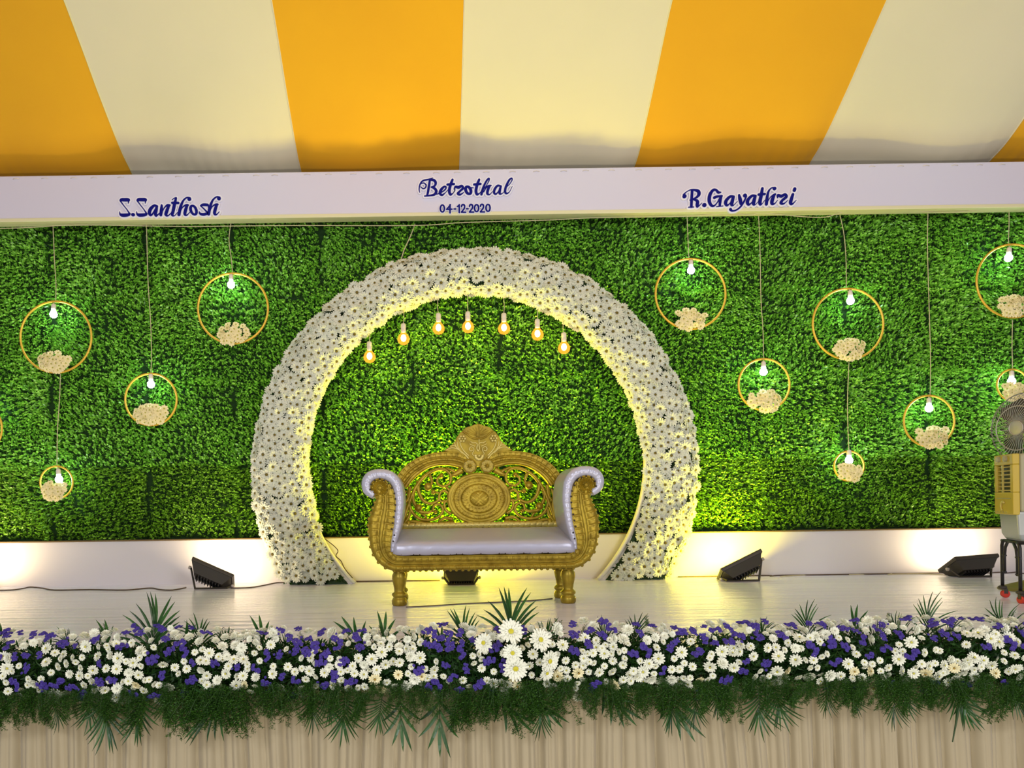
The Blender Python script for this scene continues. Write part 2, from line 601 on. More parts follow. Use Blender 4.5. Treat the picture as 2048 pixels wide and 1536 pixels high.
ivory_me = [m.mesh('chrysanthemum', [mat('ivory_petal', (0.84, 0.78, 0.48), 0.6), mat('ochre_centre', (0.32, 0.20, 0.03), 0.8)]) for m in chry_mbs[:2]]
small_me = [flower_mb([(9, 1.0, 0.3, 0.0, 0.1), (6, 0.6, 0.26, 0.1, 0.3)], 0.2, 0.24, r=random.Random(s + 40)).mesh('blossom', [M_petal_c, M_chryc]) for s in (1, 2)]
gerb_me = flower_mb([(20, 1.0, 0.135, 0.0, 0.14), (18, 0.85, 0.12, 0.04, 0.22), (14, 0.5, 0.08, 0.1, 0.26)], 0.20, 0.2, cn=12, r=random.Random(5)).mesh('gerbera', [M_petal, mat('gerbera_centre', (0.55, 0.50, 0.03), 0.8)])

# ---------------------------------------------------------------- floral arch
AX, AY = 0.452, 7.88
OC, OR_ = 1.128, 2.235
IC, IR_ = 1.235, 1.735


def arch_pt(t, s):
    """t 0..1 from left foot over the top to the right foot, s 0 inner .. 1 outer"""
    a0 = math.asin(-OC / OR_)
    b0 = math.asin(-IC / IR_)
    ao = (PI - a0) + (a0 - (PI - a0)) * t
    bo = (PI - b0) + (b0 - (PI - b0)) * t
    p = Vector((AX + OR_ * math.cos(ao), 0, OC + OR_ * math.sin(ao)))
    q = Vector((AX + IR_ * math.cos(bo), 0, IC + IR_ * math.sin(bo)))
    return q.lerp(p, s)


arch = empty('flower_arch', (AX, AY, 0), 'large round arch covered in white daisies standing behind the golden sofa', 'arch')
N = 120
mb = MB()
vs, fs = [], []
for i in range(N + 1):
    t = i / N
    for (s, y) in ((0.03, AY), (0.97, AY), (0.97, AY + 0.14), (0.03, AY + 0.14)):
        p = arch_pt(t, s)
        vs.append((p.x, y, p.z))
for i in range(N):
    for k in range(4):
        k2 = (k + 1) % 4
        fs.append((i * 4 + k, (i + 1) * 4 + k, (i + 1) * 4 + k2, i * 4 + k2))
fs += [(0, 1, 2, 3), (N * 4 + 3, N * 4 + 2, N * 4 + 1, N * 4)]
mb.add(vs, fs)
mb.build('arch_board', M_rim, arch)
for s_ in (0.0,):
    mb = MB()
    mb.tube([Vector((arch_pt(i / N, 0.02).x, AY + 0.0, arch_pt(i / N, 0.02).z + 0.0)) for i in range(N + 1)], 0.022, 8)
    mb.build('rim', M_rim, arch, smooth=True)
# greenery base under the daisies
mb = MB()
mb.use_t = True
for i in range(5200):
    t, s = rnd.random(), rnd.uniform(0.1, 0.97)
    p = arch_pt(t, s)
    c = Vector((p.x, AY - rnd.uniform(0.0, 0.03), p.z))
    d = Vector((rnd.gauss(0, 1), -abs(rnd.gauss(0, .6)), rnd.gauss(0, 1))).normalized()
    sd = d.cross(Vector((rnd.gauss(0, 1), 1, rnd.gauss(0, 1)))).normalized() * 0.008
    mb.add([c, c + d * 0.025 + sd, c + d * 0.05, c + d * 0.025 - sd], [(0, 1, 2, 3)], 0, rnd.random() * 0.5)
tag(mb.build('greenery', M_fern, arch), kind='stuff')
mb = MB()
vs, fs = [], []
for i in range(N + 1):
    t = i / N
    for (s, y) in ((0.07 + 0.12 * max(0, 1 - min(t, 1 - t) / 0.08), AY - 0.012), (0.95, AY - 0.012), (0.95, AY + 0.01), (0.07, AY + 0.01)):
        p = arch_pt(t, s)
        vs.append((p.x, y, p.z))
for i in range(N):
    for k in range(4):
        k2 = (k + 1) % 4
        fs.append((i * 4 + k, (i + 1) * 4 + k, (i + 1) * 4 + k2, i * 4 + k2))
mb.add(vs, fs)
mb.build('foam_backing', M_stem, arch)
pts = []
tries = 0
while tries < 34000:
    tries += 1
    t = rnd.random()
    s = rnd.uniform(-0.03, 1.0)
    foot = max(0, 1 - min(t / 0.10, (1 - t) / 0.20))
    if s < -0.03 + 0.24 * foot:
        continue
    p = arch_pt(t, s)
    if p.z < 0.045:
        continue
    rr = rnd.choice((0.058, 0.064, 0.070, 0.078))
    if all((p.x - q[0]) ** 2 + (p.z - q[1]) ** 2 > (0.50 * (rr + q[2])) ** 2 for q in pts):
        pts.append((p.x, p.z, rr, s, t))
pts.sort(key=lambda q: -q[2])
restmb = MB()
L = wloc(arch)
for i, (x, z, rr, s, t) in enumerate(pts):
    radial = Vector((x - AX, 0, z - 1.18)).normalized()
    edge = (s - 0.5) * 2
    dirv = (Vector((0, -1, 0)) + radial * (0.75 * edge * abs(edge)) + Vector((rnd.gauss(0, .22), 0, rnd.gauss(0, .22)))).normalized()
    y = AY - 0.03 - 0.055 * (1 - edge * edge) - rnd.uniform(0, 0.03)
    if i < 300:
        o = link('daisy', daisy_me[i % 3], arch)
        place(o, (x - L.x, y - L.y, z - L.z), dirv, rnd.uniform(0, 6), rr)
    else:
        restmb.merge(daisy_mbs[i % 3], matrix_of((x, y, z), dirv, rnd.uniform(0, 6), rr))
# the outer and inner cheeks of the arch
for s, n, sg in ((1.0, 190, 1), (0.0, 150, -1)):
    for i in range(n):
        t = (i + rnd.random()) / n
        p = arch_pt(t, s)
        radial = Vector((p.x - AX, 0, p.z - 1.18)).normalized() * sg
        if p.z < 0.05 or (sg < 0 and not 0.10 < t < 0.80):
            continue
        y = AY + rnd.uniform(0.0, 0.10)
        restmb.merge(daisy_mbs[i % 3], matrix_of(Vector((p.x, y, p.z)) + radial * 0.005, (radial + Vector((rnd.gauss(0, .2), -0.8, rnd.gauss(0, .2)))).normalized(), rnd.random() * 6, rnd.uniform(.055, .07)))
tag(restmb.build('daisy_fill', [M_daisy, M_daisyc], arch), kind='stuff')
print('ARCH FLOWERS', len(pts))

# cord that ties the arch to the fascia
mb = MB().tube([W(830, 448, 7.98), W(822, 470, 7.96), W(808, 500, 7.93), W(800, 526, 7.9)], 0.006, 6)
tag(mb.build('tie_cord', M_cord, smooth=True), 'cream cord tying the top left of the flower arch to the white beam', 'cord')

# ---------------------------------------------------------------- pendant bulbs under the arch
pend = [(739, 712, 661), (807, 676, 610), (877, 655, 590), (936, 652, 578), (1008, 655, 580), (1075, 667, 602), (1128, 694, 628)]
which = ['leftmost', 'second from the left', 'third from the left', 'middle', 'third from the right', 'second from the right', 'rightmost']
PD = 7.93


def pendant_parts():
    core = MB().lathe([(0.004, 0.035), (0.018, 0.028), (0.026, 0.008), (0.026, -0.012), (0.018, -0.030), (0.004, -0.036)], 14).mesh('filament', M_core, True)
    glass = MB().lathe([(0.020, 0.066), (0.030, 0.048), (0.052, 0.022), (0.063, -0.008), (0.058, -0.038), (0.038, -0.062), (0.008, -0.072)], 20).mesh('bulb', M_amber, True)
    sock = MB().lathe([(0.008, 0.150), (0.020, 0.146), (0.026, 0.135), (0.027, 0.10), (0.024, 0.095), (0.027, 0.088), (0.026, 0.062), (0.022, 0.058)], 16).mesh('socket', M_socket, True)
    return core, glass, sock


core_me, glass_me, sock_me = pendant_parts()
for i, (px, py, ty) in enumerate(pend):
    c = W(px, py, PD)
    top = W(px - 1, ty, PD)
    r = empty('pendant_bulb', c, 'glowing amber filament bulb, %s of the seven hanging in the arch' % which[i], 'light bulb', 'amber bulbs hanging in the arch')
    b = link('bulb', glass_me, r)
    link('filament', core_me, b)
    link('socket', sock_me, r)
    MB().tube([(0, 0, 0.145), (rnd.uniform(-.01, .01), 0, 0.2), (top.x - c.x, 0, top.z - c.z)], 0.0035, 5).build('cord', M_cord, r, local=True)

# ---------------------------------------------------------------- hoops with flowers
HD = 7.93
hoops = [
    # cx, cy, rx, bulb, flowers, n flowers, cord path (photo px), label
    (-47, 857, 51, (-47, 826), (-46, 885), 14, [(-52, 452), (-50, 700), (-47, 806)], 'gold hoop cut off by the left edge of the picture, only its rim showing'),
    (112, 674, 71, (107, 628), (108, 725), 16, [(106, 452), (109, 520), (112, 570), (111, 603)], 'large gold hoop with bulb and cream blossoms, the leftmost large one, above a tiny hoop'),
    (302, 799, 51.5, (302, 768), (303, 830), 22, [(293, 448), (296, 560), (301, 640), (303, 700), (302, 747)], 'medium gold hoop with bulb and a heaped cream blossom cluster, left of the arch'),
    (466, 617, 70, (462, 569), (468, 669), 15, [(462, 445), (458, 480), (463, 520), (465, 547)], 'large gold hoop with bulb and cream blossoms, the one nearest the arch on the left'),
    (113, 965, 32.5, (118, 958), (109, 982), 15, [(121, 748), (119, 800), (115, 860), (114, 932)], 'tiny gold hoop low on the hedge under the leftmost large hoop'),
    (1381, 588, 70, (1382, 540), (1380, 640), 16, [(1374, 430), (1376, 480), (1378, 518)], 'large gold hoop with bulb and cream blossoms, first to the right of the arch'),
    (1528, 769, 51, (1527, 743), (1528, 802), 16, [(1517, 428), (1520, 500), (1522, 600), (1526, 660), (1527, 718)], 'medium gold hoop with bulb, hanging between the two large hoops right of the arch'),
    (1696, 648, 70.5, (1701, 601), (1696, 700), 15, [(1680, 430), (1688, 470), (1692, 520), (1693, 577)], 'large gold hoop with bulb and cream blossoms directly above the smallest hoop'),
    (1858, 842, 50.5, (1858, 816), (1862, 874), 16, [(1856, 420), (1855, 500), (1859, 640), (1861, 720), (1860, 791)], 'medium gold hoop with bulb, hanging left of the air cooler and its fan'),
    (2026, 562, 73, (2017, 515), (2025, 612), 16, [(2018, 418), (2018, 450), (2017, 490)], 'large gold hoop with bulb at the right edge, highest of all the hoops'),
    (2025, 770, 31, (2023, 762), (2026, 785), 14, [(2025, 640), (2024, 690), (2025, 739)], 'small gold hoop peeking out above the wire fan guard on the right'),
    (1698, 932, 29.5, (1698, 920), (1697, 944), 14, [(1698, 724), (1695, 800), (1696, 860), (1698, 903)], 'tiny gold hoop with bulb, hanging low below a large hoop right of the arch'),
]
hb_me = MB().lathe([(0.003, 0.036), (0.020, 0.032), (0.033, 0.014), (0.037, -0.006), (0.031, -0.026), (0.016, -0.038), (0.003, -0.041)], 16).mesh('bulb', M_bulb, True)
hs_me = MB().lathe([(0.007, 0.105), (0.019, 0.100), (0.022, 0.09), (0.024, 0.055), (0.022, 0.03)], 14).mesh('socket', M_socket, True)
for (cx, cy, rx, bp, fp, nf, path, lab) in hoops:
    c = W(cx, cy, HD)
    R = rx / F * HD
    r = empty('flower_hoop', c, lab, 'hoop', 'gold hoops hung on the hedge')
    ring = MB()
    NR = 56
    ring.tube([(c.x + R * math.cos(2 * PI * k / NR), HD, c.z + R * math.sin(2 * PI * k / NR)) for k in range(NR)], 0.0115 if rx > 35 else 0.010, 8, closed=True)
    ring.build('ring', M_hoop, r, smooth=True)
    b = W(bp[0], bp[1], HD - 0.01)
    ob = link('bulb', hb_me, r)
    ob.location = b - c
    os_ = link('socket', hs_me, r)
    os_.location = b - c
    tilt = math.atan2((b.x - c.x) * 0.9, 0.3)
    os_.rotation_euler = (0, -tilt * 0.6, 0)
    # cord down to the ring, and on to the socket
    mb = MB()
    pp = [W(x, y, HD + 0.03) for x, y in path]
    zt = c.z + R
    pp.append(Vector((c.x + (b.x - c.x) * 0.3, HD, zt)))
    pp.append(Vector((b.x, HD - 0.01, b.z + 0.10)))
    mb.tube([Vector(q) for q in smooth_pts([tuple(q) for q in pp], 5)], 0.0045, 5)
    mb.build('cord', M_cord, r, smooth=True)
    # blossoms wired to the bottom of the ring
    f = W(fp[0], fp[1], HD - 0.02)
    wx = (0.165 if rx > 35 else 0.115) if rx < 60 else 0.155
    hz = 0.098 if rx > 35 else 0.08
    got = []
    kk = 0
    while len(got) < nf * 1.7 and kk < 900:
        kk += 1
        ux, uz = rnd.uniform(-1, 1), rnd.uniform(-1, 1)
        if ux * ux + uz * uz > 1 or (uz < -0.3 and abs(ux) < 0.0):
            continue
        x, z = ux * wx, uz * hz - 0.05 * (0 if abs(ux) < 0.8 else -0.6)
        if all((x - g[0]) ** 2 + (z - g[1]) ** 2 > 0.027 ** 2 for g in got):
            got.append((x, z))
    for (x, z) in got:
        q = link('blossom', small_me[rnd.randrange(2)], r)
        dv = Vector((x * 3.5, -1, z * 5 + 0.1)) + Vector((rnd.gauss(0, .2), 0, rnd.gauss(0, .2)))
        place(q, Vector((f.x + x, HD - 0.035 - 0.03 * (1 - (x / wx) ** 2), f.z + z)) - c, dv.normalized(), rnd.random() * 6, rnd.uniform(0.034, 0.045))
# thin cream wires running along the underside of the fascia
pa = [(-30, 455), (60, 452), (150, 447), (300, 449), (390, 450), (470, 449), (600, 448), (830, 448), (930, 442), (1100, 437), (1200, 432), (1350, 430), (1450, 425), (1500, 427), (1530, 424), (1640, 432), (1690, 421), (1780, 417), (1900, 421), (2060, 410)]
mb = MB().tube([Vector(q) for q in smooth_pts([tuple(W(x, y + 3, 7.9)) for x, y in pa], 5)], 0.0045, 5)
tag(mb.build('light_wire', M_cord, smooth=True), 'thin cream wire strung along the top of the hedge under the white beam', 'wire')

# ---------------------------------------------------------------- lettering on the beam
def ellipse_stroke(cx, cy, rx, ry, wd, sl=0.0):
    return [(cx + rx * math.cos(a) - sl * ry * math.sin(a), cy + ry * math.sin(a), wd * (0.8 + 0.3 * abs(math.cos(a)))) for a in [2 * PI * k / 12 for k in range(13)]]


def sh(strokes, dx, dy=0):
    return [[(x + dx, y + dy, w_) for x, y, w_ in s] for s in strokes]


def outline_mb(strokes, conv, extra, y0, y1, cell=0.0026):
    """union of tapered strokes as one smooth cut-out plate (marching squares on a distance field)"""
    segs = []
    for st_ in strokes:
        P_ = smooth_pts(st_, 5) if len(st_) > 2 else st_
        Q = [(*conv(x, y), (max(w_, 10) * conv.k + extra) * 0.5) for (x, y, w_) in P_]
        segs += list(zip(Q[:-1], Q[1:]))
    pad = max(q[2] for sg in segs for q in sg) + 3 * cell
    xs0 = min(q[0] for sg in segs for q in sg) - pad
    zs0 = min(q[1] for sg in segs for q in sg) - pad
    nx = int((max(q[0] for sg in segs for q in sg) + pad - xs0) / cell) + 2
    nz = int((max(q[1] for sg in segs for q in sg) + pad - zs0) / cell) + 2
    D = np.full((nx, nz), 1.0)
    for (a, b) in segs:
        r = max(a[2], b[2]) + 2 * cell
        i0, i1 = max(0, int((min(a[0], b[0]) - r - xs0) / cell)), min(nx, int((max(a[0], b[0]) + r - xs0) / cell) + 2)
        j0, j1 = max(0, int((min(a[1], b[1]) - r - zs0) / cell)), min(nz, int((max(a[1], b[1]) + r - zs0) / cell) + 2)
        X = (xs0 + cell * np.arange(i0, i1))[:, None]
        Z = (zs0 + cell * np.arange(j0, j1))[None, :]
        dx, dz = b[0] - a[0], b[1] - a[1]
        l2 = dx * dx + dz * dz + 1e-12
        T = np.clip(((X - a[0]) * dx + (Z - a[1]) * dz) / l2, 0, 1)
        d = np.hypot(X - a[0] - T * dx, Z - a[1] - T * dz) - (a[2] + (b[2] - a[2]) * T)
        D[i0:i1, j0:j1] = np.minimum(D[i0:i1, j0:j1], d)
    D[np.abs(D) < 1e-6] = 1e-6
    ins = D < 0
    mb = MB()
    vid = {}

    def vtx(key, x, z):
        if key not in vid:
            vid[key] = len(mb.v)
            mb.v += [(x, y0, z), (x, y1, z)]
            mb.t += [0.5, 0.5]
        return vid[key]

    def corner(i, j):
        return vtx((i, j, 0), xs0 + i * cell, zs0 + j * cell)

    def cross(i, j, ax):
        i2, j2 = (i + 1, j) if ax == 1 else (i, j + 1)
        a_, b_ = D[i, j], D[i2, j2]
        t = a_ / (a_ - b_)
        return vtx((i, j, ax), xs0 + (i + t * (i2 - i)) * cell, zs0 + (j + t * (j2 - j)) * cell)

    for i in range(nx - 1):
        run = None
        for j in range(nz - 1):
            c = [(i, j), (i + 1, j), (i + 1, j + 1), (i, j + 1)]
            f = [bool(ins[q]) for q in c]
            k = sum(f)
            if k == 4:
                if run is None:
                    run = j
                continue
            if run is not None:
                mb.f.append((corner(i, run), corner(i + 1, run), corner(i + 1, j), corner(i, j)))
                mb.m.append(0)
                run = None
            if k == 0:
                continue
            ed = [(i, j, 1), (i + 1, j, 2), (i, j + 1, 1), (i, j, 2)]
            poly = []
            outs = []
            for q in range(4):
                if f[q]:
                    poly.append(corner(*c[q]))
                if f[q] != f[(q + 1) % 4]:
                    v_ = cross(*ed[q])
                    poly.append(v_)
                    outs.append((v_, f[q]))
            if len(poly) >= 3:
                mb.f.append(tuple(poly))
                mb.m.append(0)
            if len(outs) == 2:
                (a_, fa), (b_, fb_) = outs
                if fa:
                    mb.f.append((a_, a_ + 1, b_ + 1, b_))
                else:
                    mb.f.append((b_, b_ + 1, a_ + 1, a_))
                mb.m.append(0)
    return mb


def make_conv(ox, oy, sc, d):
    def conv(x, y):
        p = W(ox + x / sc, oy + y / sc, d)
        return (p.x, p.z)
    conv.k = d / F / sc
    return conv


S_ = [[(95, 200, 22), (122, 182, 55), (180, 182, 62), (243, 182, 60), (258, 190, 40)], [(254, 190, 32), (250, 220, 20), (246, 250, 4)],
      [(100, 205, 25), (160, 285, 18), (230, 375, 18), (270, 440, 30)], [(86, 402, 6), (97, 448, 32), (130, 468, 58), (200, 468, 60), (258, 458, 48), (280, 435, 20)]]
A_ = [[(785, 302, 36), (730, 290, 42), (665, 350, 60), (640, 420, 58), (660, 468, 42), (700, 445, 25), (745, 360, 15)],
      [(780, 305, 40), (765, 380, 58), (752, 440, 58), (768, 483, 32), (830, 430, 8)]]
N_ = [[(870, 285, 36), (865, 370, 58), (852, 465, 52)], [(870, 430, 12), (920, 330, 16), (975, 282, 35), (1020, 283, 32)],
      [(1000, 295, 48), (962, 400, 58), (948, 460, 52), (990, 478, 20), (1050, 420, 8)]]
T_ = [[(1060, 185, 6), (1100, 155, 14), (1140, 142, 22)], [(1138, 150, 32), (1110, 260, 56), (1080, 400, 56), (1065, 465, 46), (1110, 478, 12), (1160, 420, 8)], [(1066, 240, 44), (1178, 240, 44)]]
H_ = [[(1382, 172, 66), (1386, 168, 66)], [(1400, 148, 26), (1340, 140, 22), (1270, 200, 32), (1220, 320, 52), (1190, 460, 56)],
      [(1210, 420, 12), (1260, 320, 15), (1320, 283, 34), (1360, 280, 34)], [(1340, 295, 46), (1310, 390, 58), (1302, 455, 48), (1340, 468, 20), (1390, 415, 8)]]
O_ = [ellipse_stroke(1462, 375, 52, 82, 46, -0.25)]
s_ = [[(1592, 295, 22), (1640, 275, 48), (1722, 278, 50)], [(1730, 285, 26), (1736, 310, 14), (1736, 338, 4)], [(1600, 300, 22), (1665, 360, 25), (1718, 418, 35)],
      [(1570, 398, 6), (1582, 438, 38), (1640, 455, 50), (1708, 440, 44), (1722, 415, 28)]]
word1 = [S_, [[(330, 460, 60), (342, 460, 60)]], sh(S_, 316, -2), A_, N_, T_, H_, O_, s_, sh(H_, 552, -12)]

B_ = [[(142, 385, 14), (130, 320, 22), (150, 225, 26), (205, 160, 28), (300, 138, 26), (400, 105, 10)],
      [(165, 220, 12), (220, 205, 18), (265, 245, 26), (250, 298, 22), (205, 314, 20), (162, 280, 16)],
      [(338, 150, 40), (322, 260, 46), (302, 380, 44), (285, 445, 34)], [(340, 145, 30), (415, 150, 48), (452, 200, 50), (430, 262, 36), (365, 285, 24)],
      [(365, 285, 24), (435, 315, 48), (463, 370, 54), (425, 430, 44), (330, 450, 28), (236, 460, 22)]]
E_ = [[(470, 425, 14), (550, 395, 18), (630, 340, 24), (656, 290, 28), (620, 275, 34), (562, 330, 52), (535, 400, 50), (575, 440, 38), (640, 395, 14), (690, 340, 8)]]
T2 = [[(780, 142, 44), (742, 240, 54), (718, 355, 56), (738, 428, 46), (790, 405, 15), (830, 350, 10)], [(682, 236, 42), (808, 224, 42)]]
R2 = [[(815, 325, 24), (838, 280, 42), (900, 290, 56), (958, 262, 44), (985, 305, 46), (930, 360, 38), (885, 410, 48), (930, 432, 34), (1000, 388, 12)], [(792, 405, 10), (830, 340, 18)]]
O2 = [ellipse_stroke(1088, 347, 50, 72, 52, -0.25), [(1120, 295, 22), (1190, 300, 12)]]
T3 = sh(T2, 520, -2)
H2 = [[(1345, 425, 48), (1370, 330, 48), (1412, 220, 38), (1468, 130, 32), (1496, 122, 28), (1488, 170, 18), (1430, 270, 12), (1385, 325, 10)],
      [(1390, 380, 15), (1440, 290, 28), (1495, 262, 40), (1535, 252, 22)], [(1500, 268, 46), (1468, 350, 52), (1462, 415, 46), (1508, 428, 20), (1560, 370, 10)]]
A2 = [[(1728, 268, 30), (1660, 257, 38), (1602, 330, 48), (1592, 395, 42), (1622, 422, 32), (1662, 388, 20), (1700, 320, 14)], [(1724, 270, 38), (1702, 350, 52), (1702, 412, 42), (1742, 415, 15), (1790, 370, 10)]]
L2 = [[(1825, 292, 12), (1898, 222, 14), (1945, 140, 20), (1930, 112, 24), (1882, 155, 38), (1822, 280, 46), (1806, 368, 46), (1832, 410, 32), (1890, 378, 14), (1945, 270, 10)]]
word2 = [B_, E_, T2, R2, O2, T3, H2, A2, L2]
D0 = [ellipse_stroke(583, 702, 40, 68, 30)]
D2 = [[(958, 665, 28), (962, 640, 30), (988, 626, 30), (1016, 645, 30), (1012, 695, 30), (985, 735, 28), (955, 772, 28)], [(955, 774, 26), (1040, 774, 26)]]
word2b = [D0, [[(742, 630, 24), (665, 718, 24)], [(665, 720, 26), (772, 716, 26)], [(732, 630, 32), (732, 785, 32)]], [[(808, 712, 24), (846, 712, 24)]],
          [[(872, 665, 24), (908, 640, 26)], [(912, 630, 32), (912, 778, 32)]], D2, [[(1050, 708, 24), (1088, 708, 24)]], sh(D2, 155, -2), sh(D0, 667, -7), sh(D2, 368, -5), sh(D0, 890, -12)]

R3 = [[(112, 228, 62), (118, 224, 62)], [(100, 200, 28), (150, 152, 14), (220, 118, 16), (290, 118, 24)], [(240, 130, 42), (232, 260, 44), (226, 395, 42)], [(182, 405, 16), (264, 402, 16)],
      [(270, 120, 28), (338, 142, 52), (350, 198, 52), (298, 252, 30), (200, 288, 12)], [(262, 278, 22), (325, 305, 48), (322, 370, 52), (332, 398, 24), (400, 335, 8)]]
G3 = [[(712, 160, 14), (668, 162, 42), (630, 122, 34), (580, 128, 44), (532, 200, 54), (520, 300, 54), (552, 372, 44), (600, 382, 28), (650, 330, 18), (685, 270, 25)],
      [(605, 248, 46), (640, 232, 38), (728, 222, 28)], [(712, 228, 46), (700, 300, 46), (692, 375, 38)], [(640, 396, 14), (745, 385, 14)]]
A3 = [[(925, 228, 28), (862, 232, 42), (802, 290, 52), (788, 342, 52), (812, 376, 34), (858, 340, 15), (900, 270, 12)], [(918, 235, 42), (896, 310, 56), (888, 365, 46), (920, 372, 15), (980, 310, 8)]]
Y3 = [[(1008, 205, 32), (1024, 270, 56), (1040, 345, 50)], [(1102, 215, 60), (1106, 212, 60)], [(1128, 225, 24), (1090, 310, 28), (1030, 400, 28), (960, 452, 24), (895, 464, 28), (868, 440, 46)]]
T4 = [[(1390, 98, 42), (1374, 200, 52), (1352, 300, 56), (1354, 355, 46), (1385, 350, 14), (1430, 290, 8)], [(1330, 198, 38), (1428, 190, 38)]]
H3 = [[(1588, 102, 54), (1592, 98, 54)], [(1602, 84, 22), (1540, 90, 18), (1490, 150, 32), (1466, 260, 48), (1456, 355, 48)],
      [(1480, 310, 12), (1530, 232, 16), (1598, 195, 36)], [(1580, 208, 46), (1552, 290, 56), (1548, 345, 48), (1590, 348, 20), (1640, 290, 8)]]
r3 = [[(1640, 250, 16), (1645, 208, 38), (1700, 225, 50), (1762, 195, 38), (1782, 235, 46), (1720, 290, 42), (1694, 335, 46), (1740, 348, 24), (1810, 290, 8)]]
I3 = [[(1890, 195, 42), (1866, 270, 52), (1852, 335, 52), (1882, 352, 28), (1945, 290, 8)], [(1921, 105, 50), (1914, 128, 52)]]
word3 = [R3, [[(438, 370, 66), (442, 370, 66)]], G3, A3, Y3, sh(A3, 357, -12), T4, H3, r3, I3]


def make_sign(word, ox, oy, sc, label, pad=24, line=None):
    d0 = FA_Y - 0.026
    conv = make_conv(ox, oy, sc, d0)
    xs_ = [conv(p[0], p[1]) for l in word for s in l for p in s]
    r = empty('name_sign', (sum(p[0] for p in xs_) / len(xs_), FA_Y, sum(p[1] for p in xs_) / len(xs_)), label, 'sign')
    bk = outline_mb([st_ for l in word for st_ in l], conv, pad * 2 * conv.k, FA_Y - 0.022, FA_Y - 0.001, 0.004)
    bk.build('backing', M_signw, r)
    for l in word:
        lm = outline_mb(l, conv, 0, FA_Y - 0.030, FA_Y - 0.0225)
        lm.build('letter', M_blue, r)


make_sign(word1, 230, 380, 9.309, 'blue script cut-out sign S.Santhosh with white border at left of the beam', 26)
make_sign(word2, 825, 345, 9.752, 'blue script cut-out sign Betrothal with white border in the middle of the beam', 26)
make_sign(word2b, 825, 345, 9.752, 'small blue date sign 04-12-2020 below the Betrothal lettering', 14)
make_sign(word3, 1355, 365, 8.192, 'blue script cut-out sign R.Gayathri with white border at right of the beam', 24)

# ---------------------------------------------------------------- carved golden sofa
SF, SB = 6.13, 6.68
XC = W(966, 1000, SF).x
sofa = empty('carved_sofa', (XC, 6.4, 0), 'ornate golden carved wedding sofa with silver cushions, standing centre stage', 'sofa')


def mir(p):
    return (2 * XC - p[0],) + tuple(p[1:])


def SP(px, py, d=SF):
    p = W(px, py, d)
    return (p.x, p.z)


def carve_sweep(mb, path, y, profile, notch=None, period=0.03):
    """path: (x, z, halfwidth); profile: list of (t in -1..1, relief). Relief points toward the viewer (-Y)."""
    n = len(profile)
    vs, fs = [], []
    s = 0.0
    for i, (x, z, h) in enumerate(path):
        a, b = path[max(i - 1, 0)], path[min(i + 1, len(path) - 1)]
        tx, tz = b[0] - a[0], b[1] - a[1]
        l = math.hypot(tx, tz) or 1
        nx_, nz_ = -tz / l, tx / l
        if i:
            s += math.hypot(x - path[i - 1][0], z - path[i - 1][1])
        for k, (t, e) in enumerate(profile):
            rel = e
            if notch and k in notch:
                ph = ((s + notch[k] * t) / period) % 1.0
                rel = e - 0.011 * max(0.0, 1 - abs(ph - 0.5) / 0.17) if notch else e
            vs.append((x + nx_ * h * t, y - rel, z + nz_ * h * t))
        vs.append((x + nx_ * h, y + 0.05, z + nz_ * h))
        vs.append((x - nx_ * h, y + 0.05, z - nz_ * h))
    m = n + 2
    for i in range(len(path) - 1):
        for k in range(m):
            k2 = (k + 1) % m
            fs.append((i * m + k, (i + 1) * m + k, (i + 1) * m + k2, i * m + k2))
    fs.append(tuple(range(m)))
    fs.append(tuple(range((len(path) - 1) * m, len(path) * m))[::-1])
    mb.add(vs, fs)


def resample(path, step):
    out = [path[0]]
    acc = 0
    for i in range(1, len(path)):
        a, b = path[i - 1], path[i]
        l = math.hypot(b[0] - a[0], b[1] - a[1])
        if l < 1e-9:
            continue
        while acc + step <= l:
            acc += step
            t = acc / l
            out.append(tuple(a[q] + (b[q] - a[q]) * t for q in range(3)))
        acc -= l
    return out


# front frame: scroll arms joined by the bottom rail
outer = [(757, 999), (751, 1033), (743, 1067), (742, 1090), (749, 1113), (762, 1130), (784, 1141)]
inner = [(787, 980), (791, 1003), (789, 1029), (783, 1064), (780, 1083), (784, 1100), (794, 1110)]
half = []
for a, b in zip(outer, inner):
    p, q = SP(*a), SP(*b)
    half.append(((p[0] + q[0]) / 2, (p[1] + q[1]) / 2, math.hypot(p[0] - q[0], p[1] - q[1]) / 2))
scr = SP(760, 976)
top = (scr[0] + 0.022, scr[1] + 0.005, 0.066)
bz = (SP(850, 1111)[1] + SP(850, 1141)[1]) / 2
bh = abs(SP(850, 1111)[1] - SP(850, 1141)[1]) / 2
half = [top] + half + [(SP(815, 1125)[0], bz, bh * 1.0), (SP(850, 1125)[0], bz, bh)]
pth = smooth_pts(half, 8)
full = pth + [(XC, bz, bh)] + [mir(p) for p in reversed(pth)]
full = resample(full, 0.006)
prof_f = [(-1.0, 0.004), (-0.93, 0.020), (-0.75, 0.034), (-0.5, 0.034), (-0.30, 0.022), (-0.22, 0.014), (-0.16, 0.022), (-0.02, 0.026), (0.08, 0.022), (0.13, 0.012),
          (0.22, 0.020), (0.42, 0.026), (0.62, 0.024), (0.76, 0.016), (0.82, 0.024), (0.94, 0.022), (1.0, 0.004)]
mb = MB()
carve_sweep(mb, full, SF, prof_f, {1: 0.02, 2: 0.02, 3: 0.02, 4: 0.02, 10: -0.005, 11: -0.005, 12: -0.005}, 0.052)
mb.build('front_frame', M_gold, sofa, smooth=True)
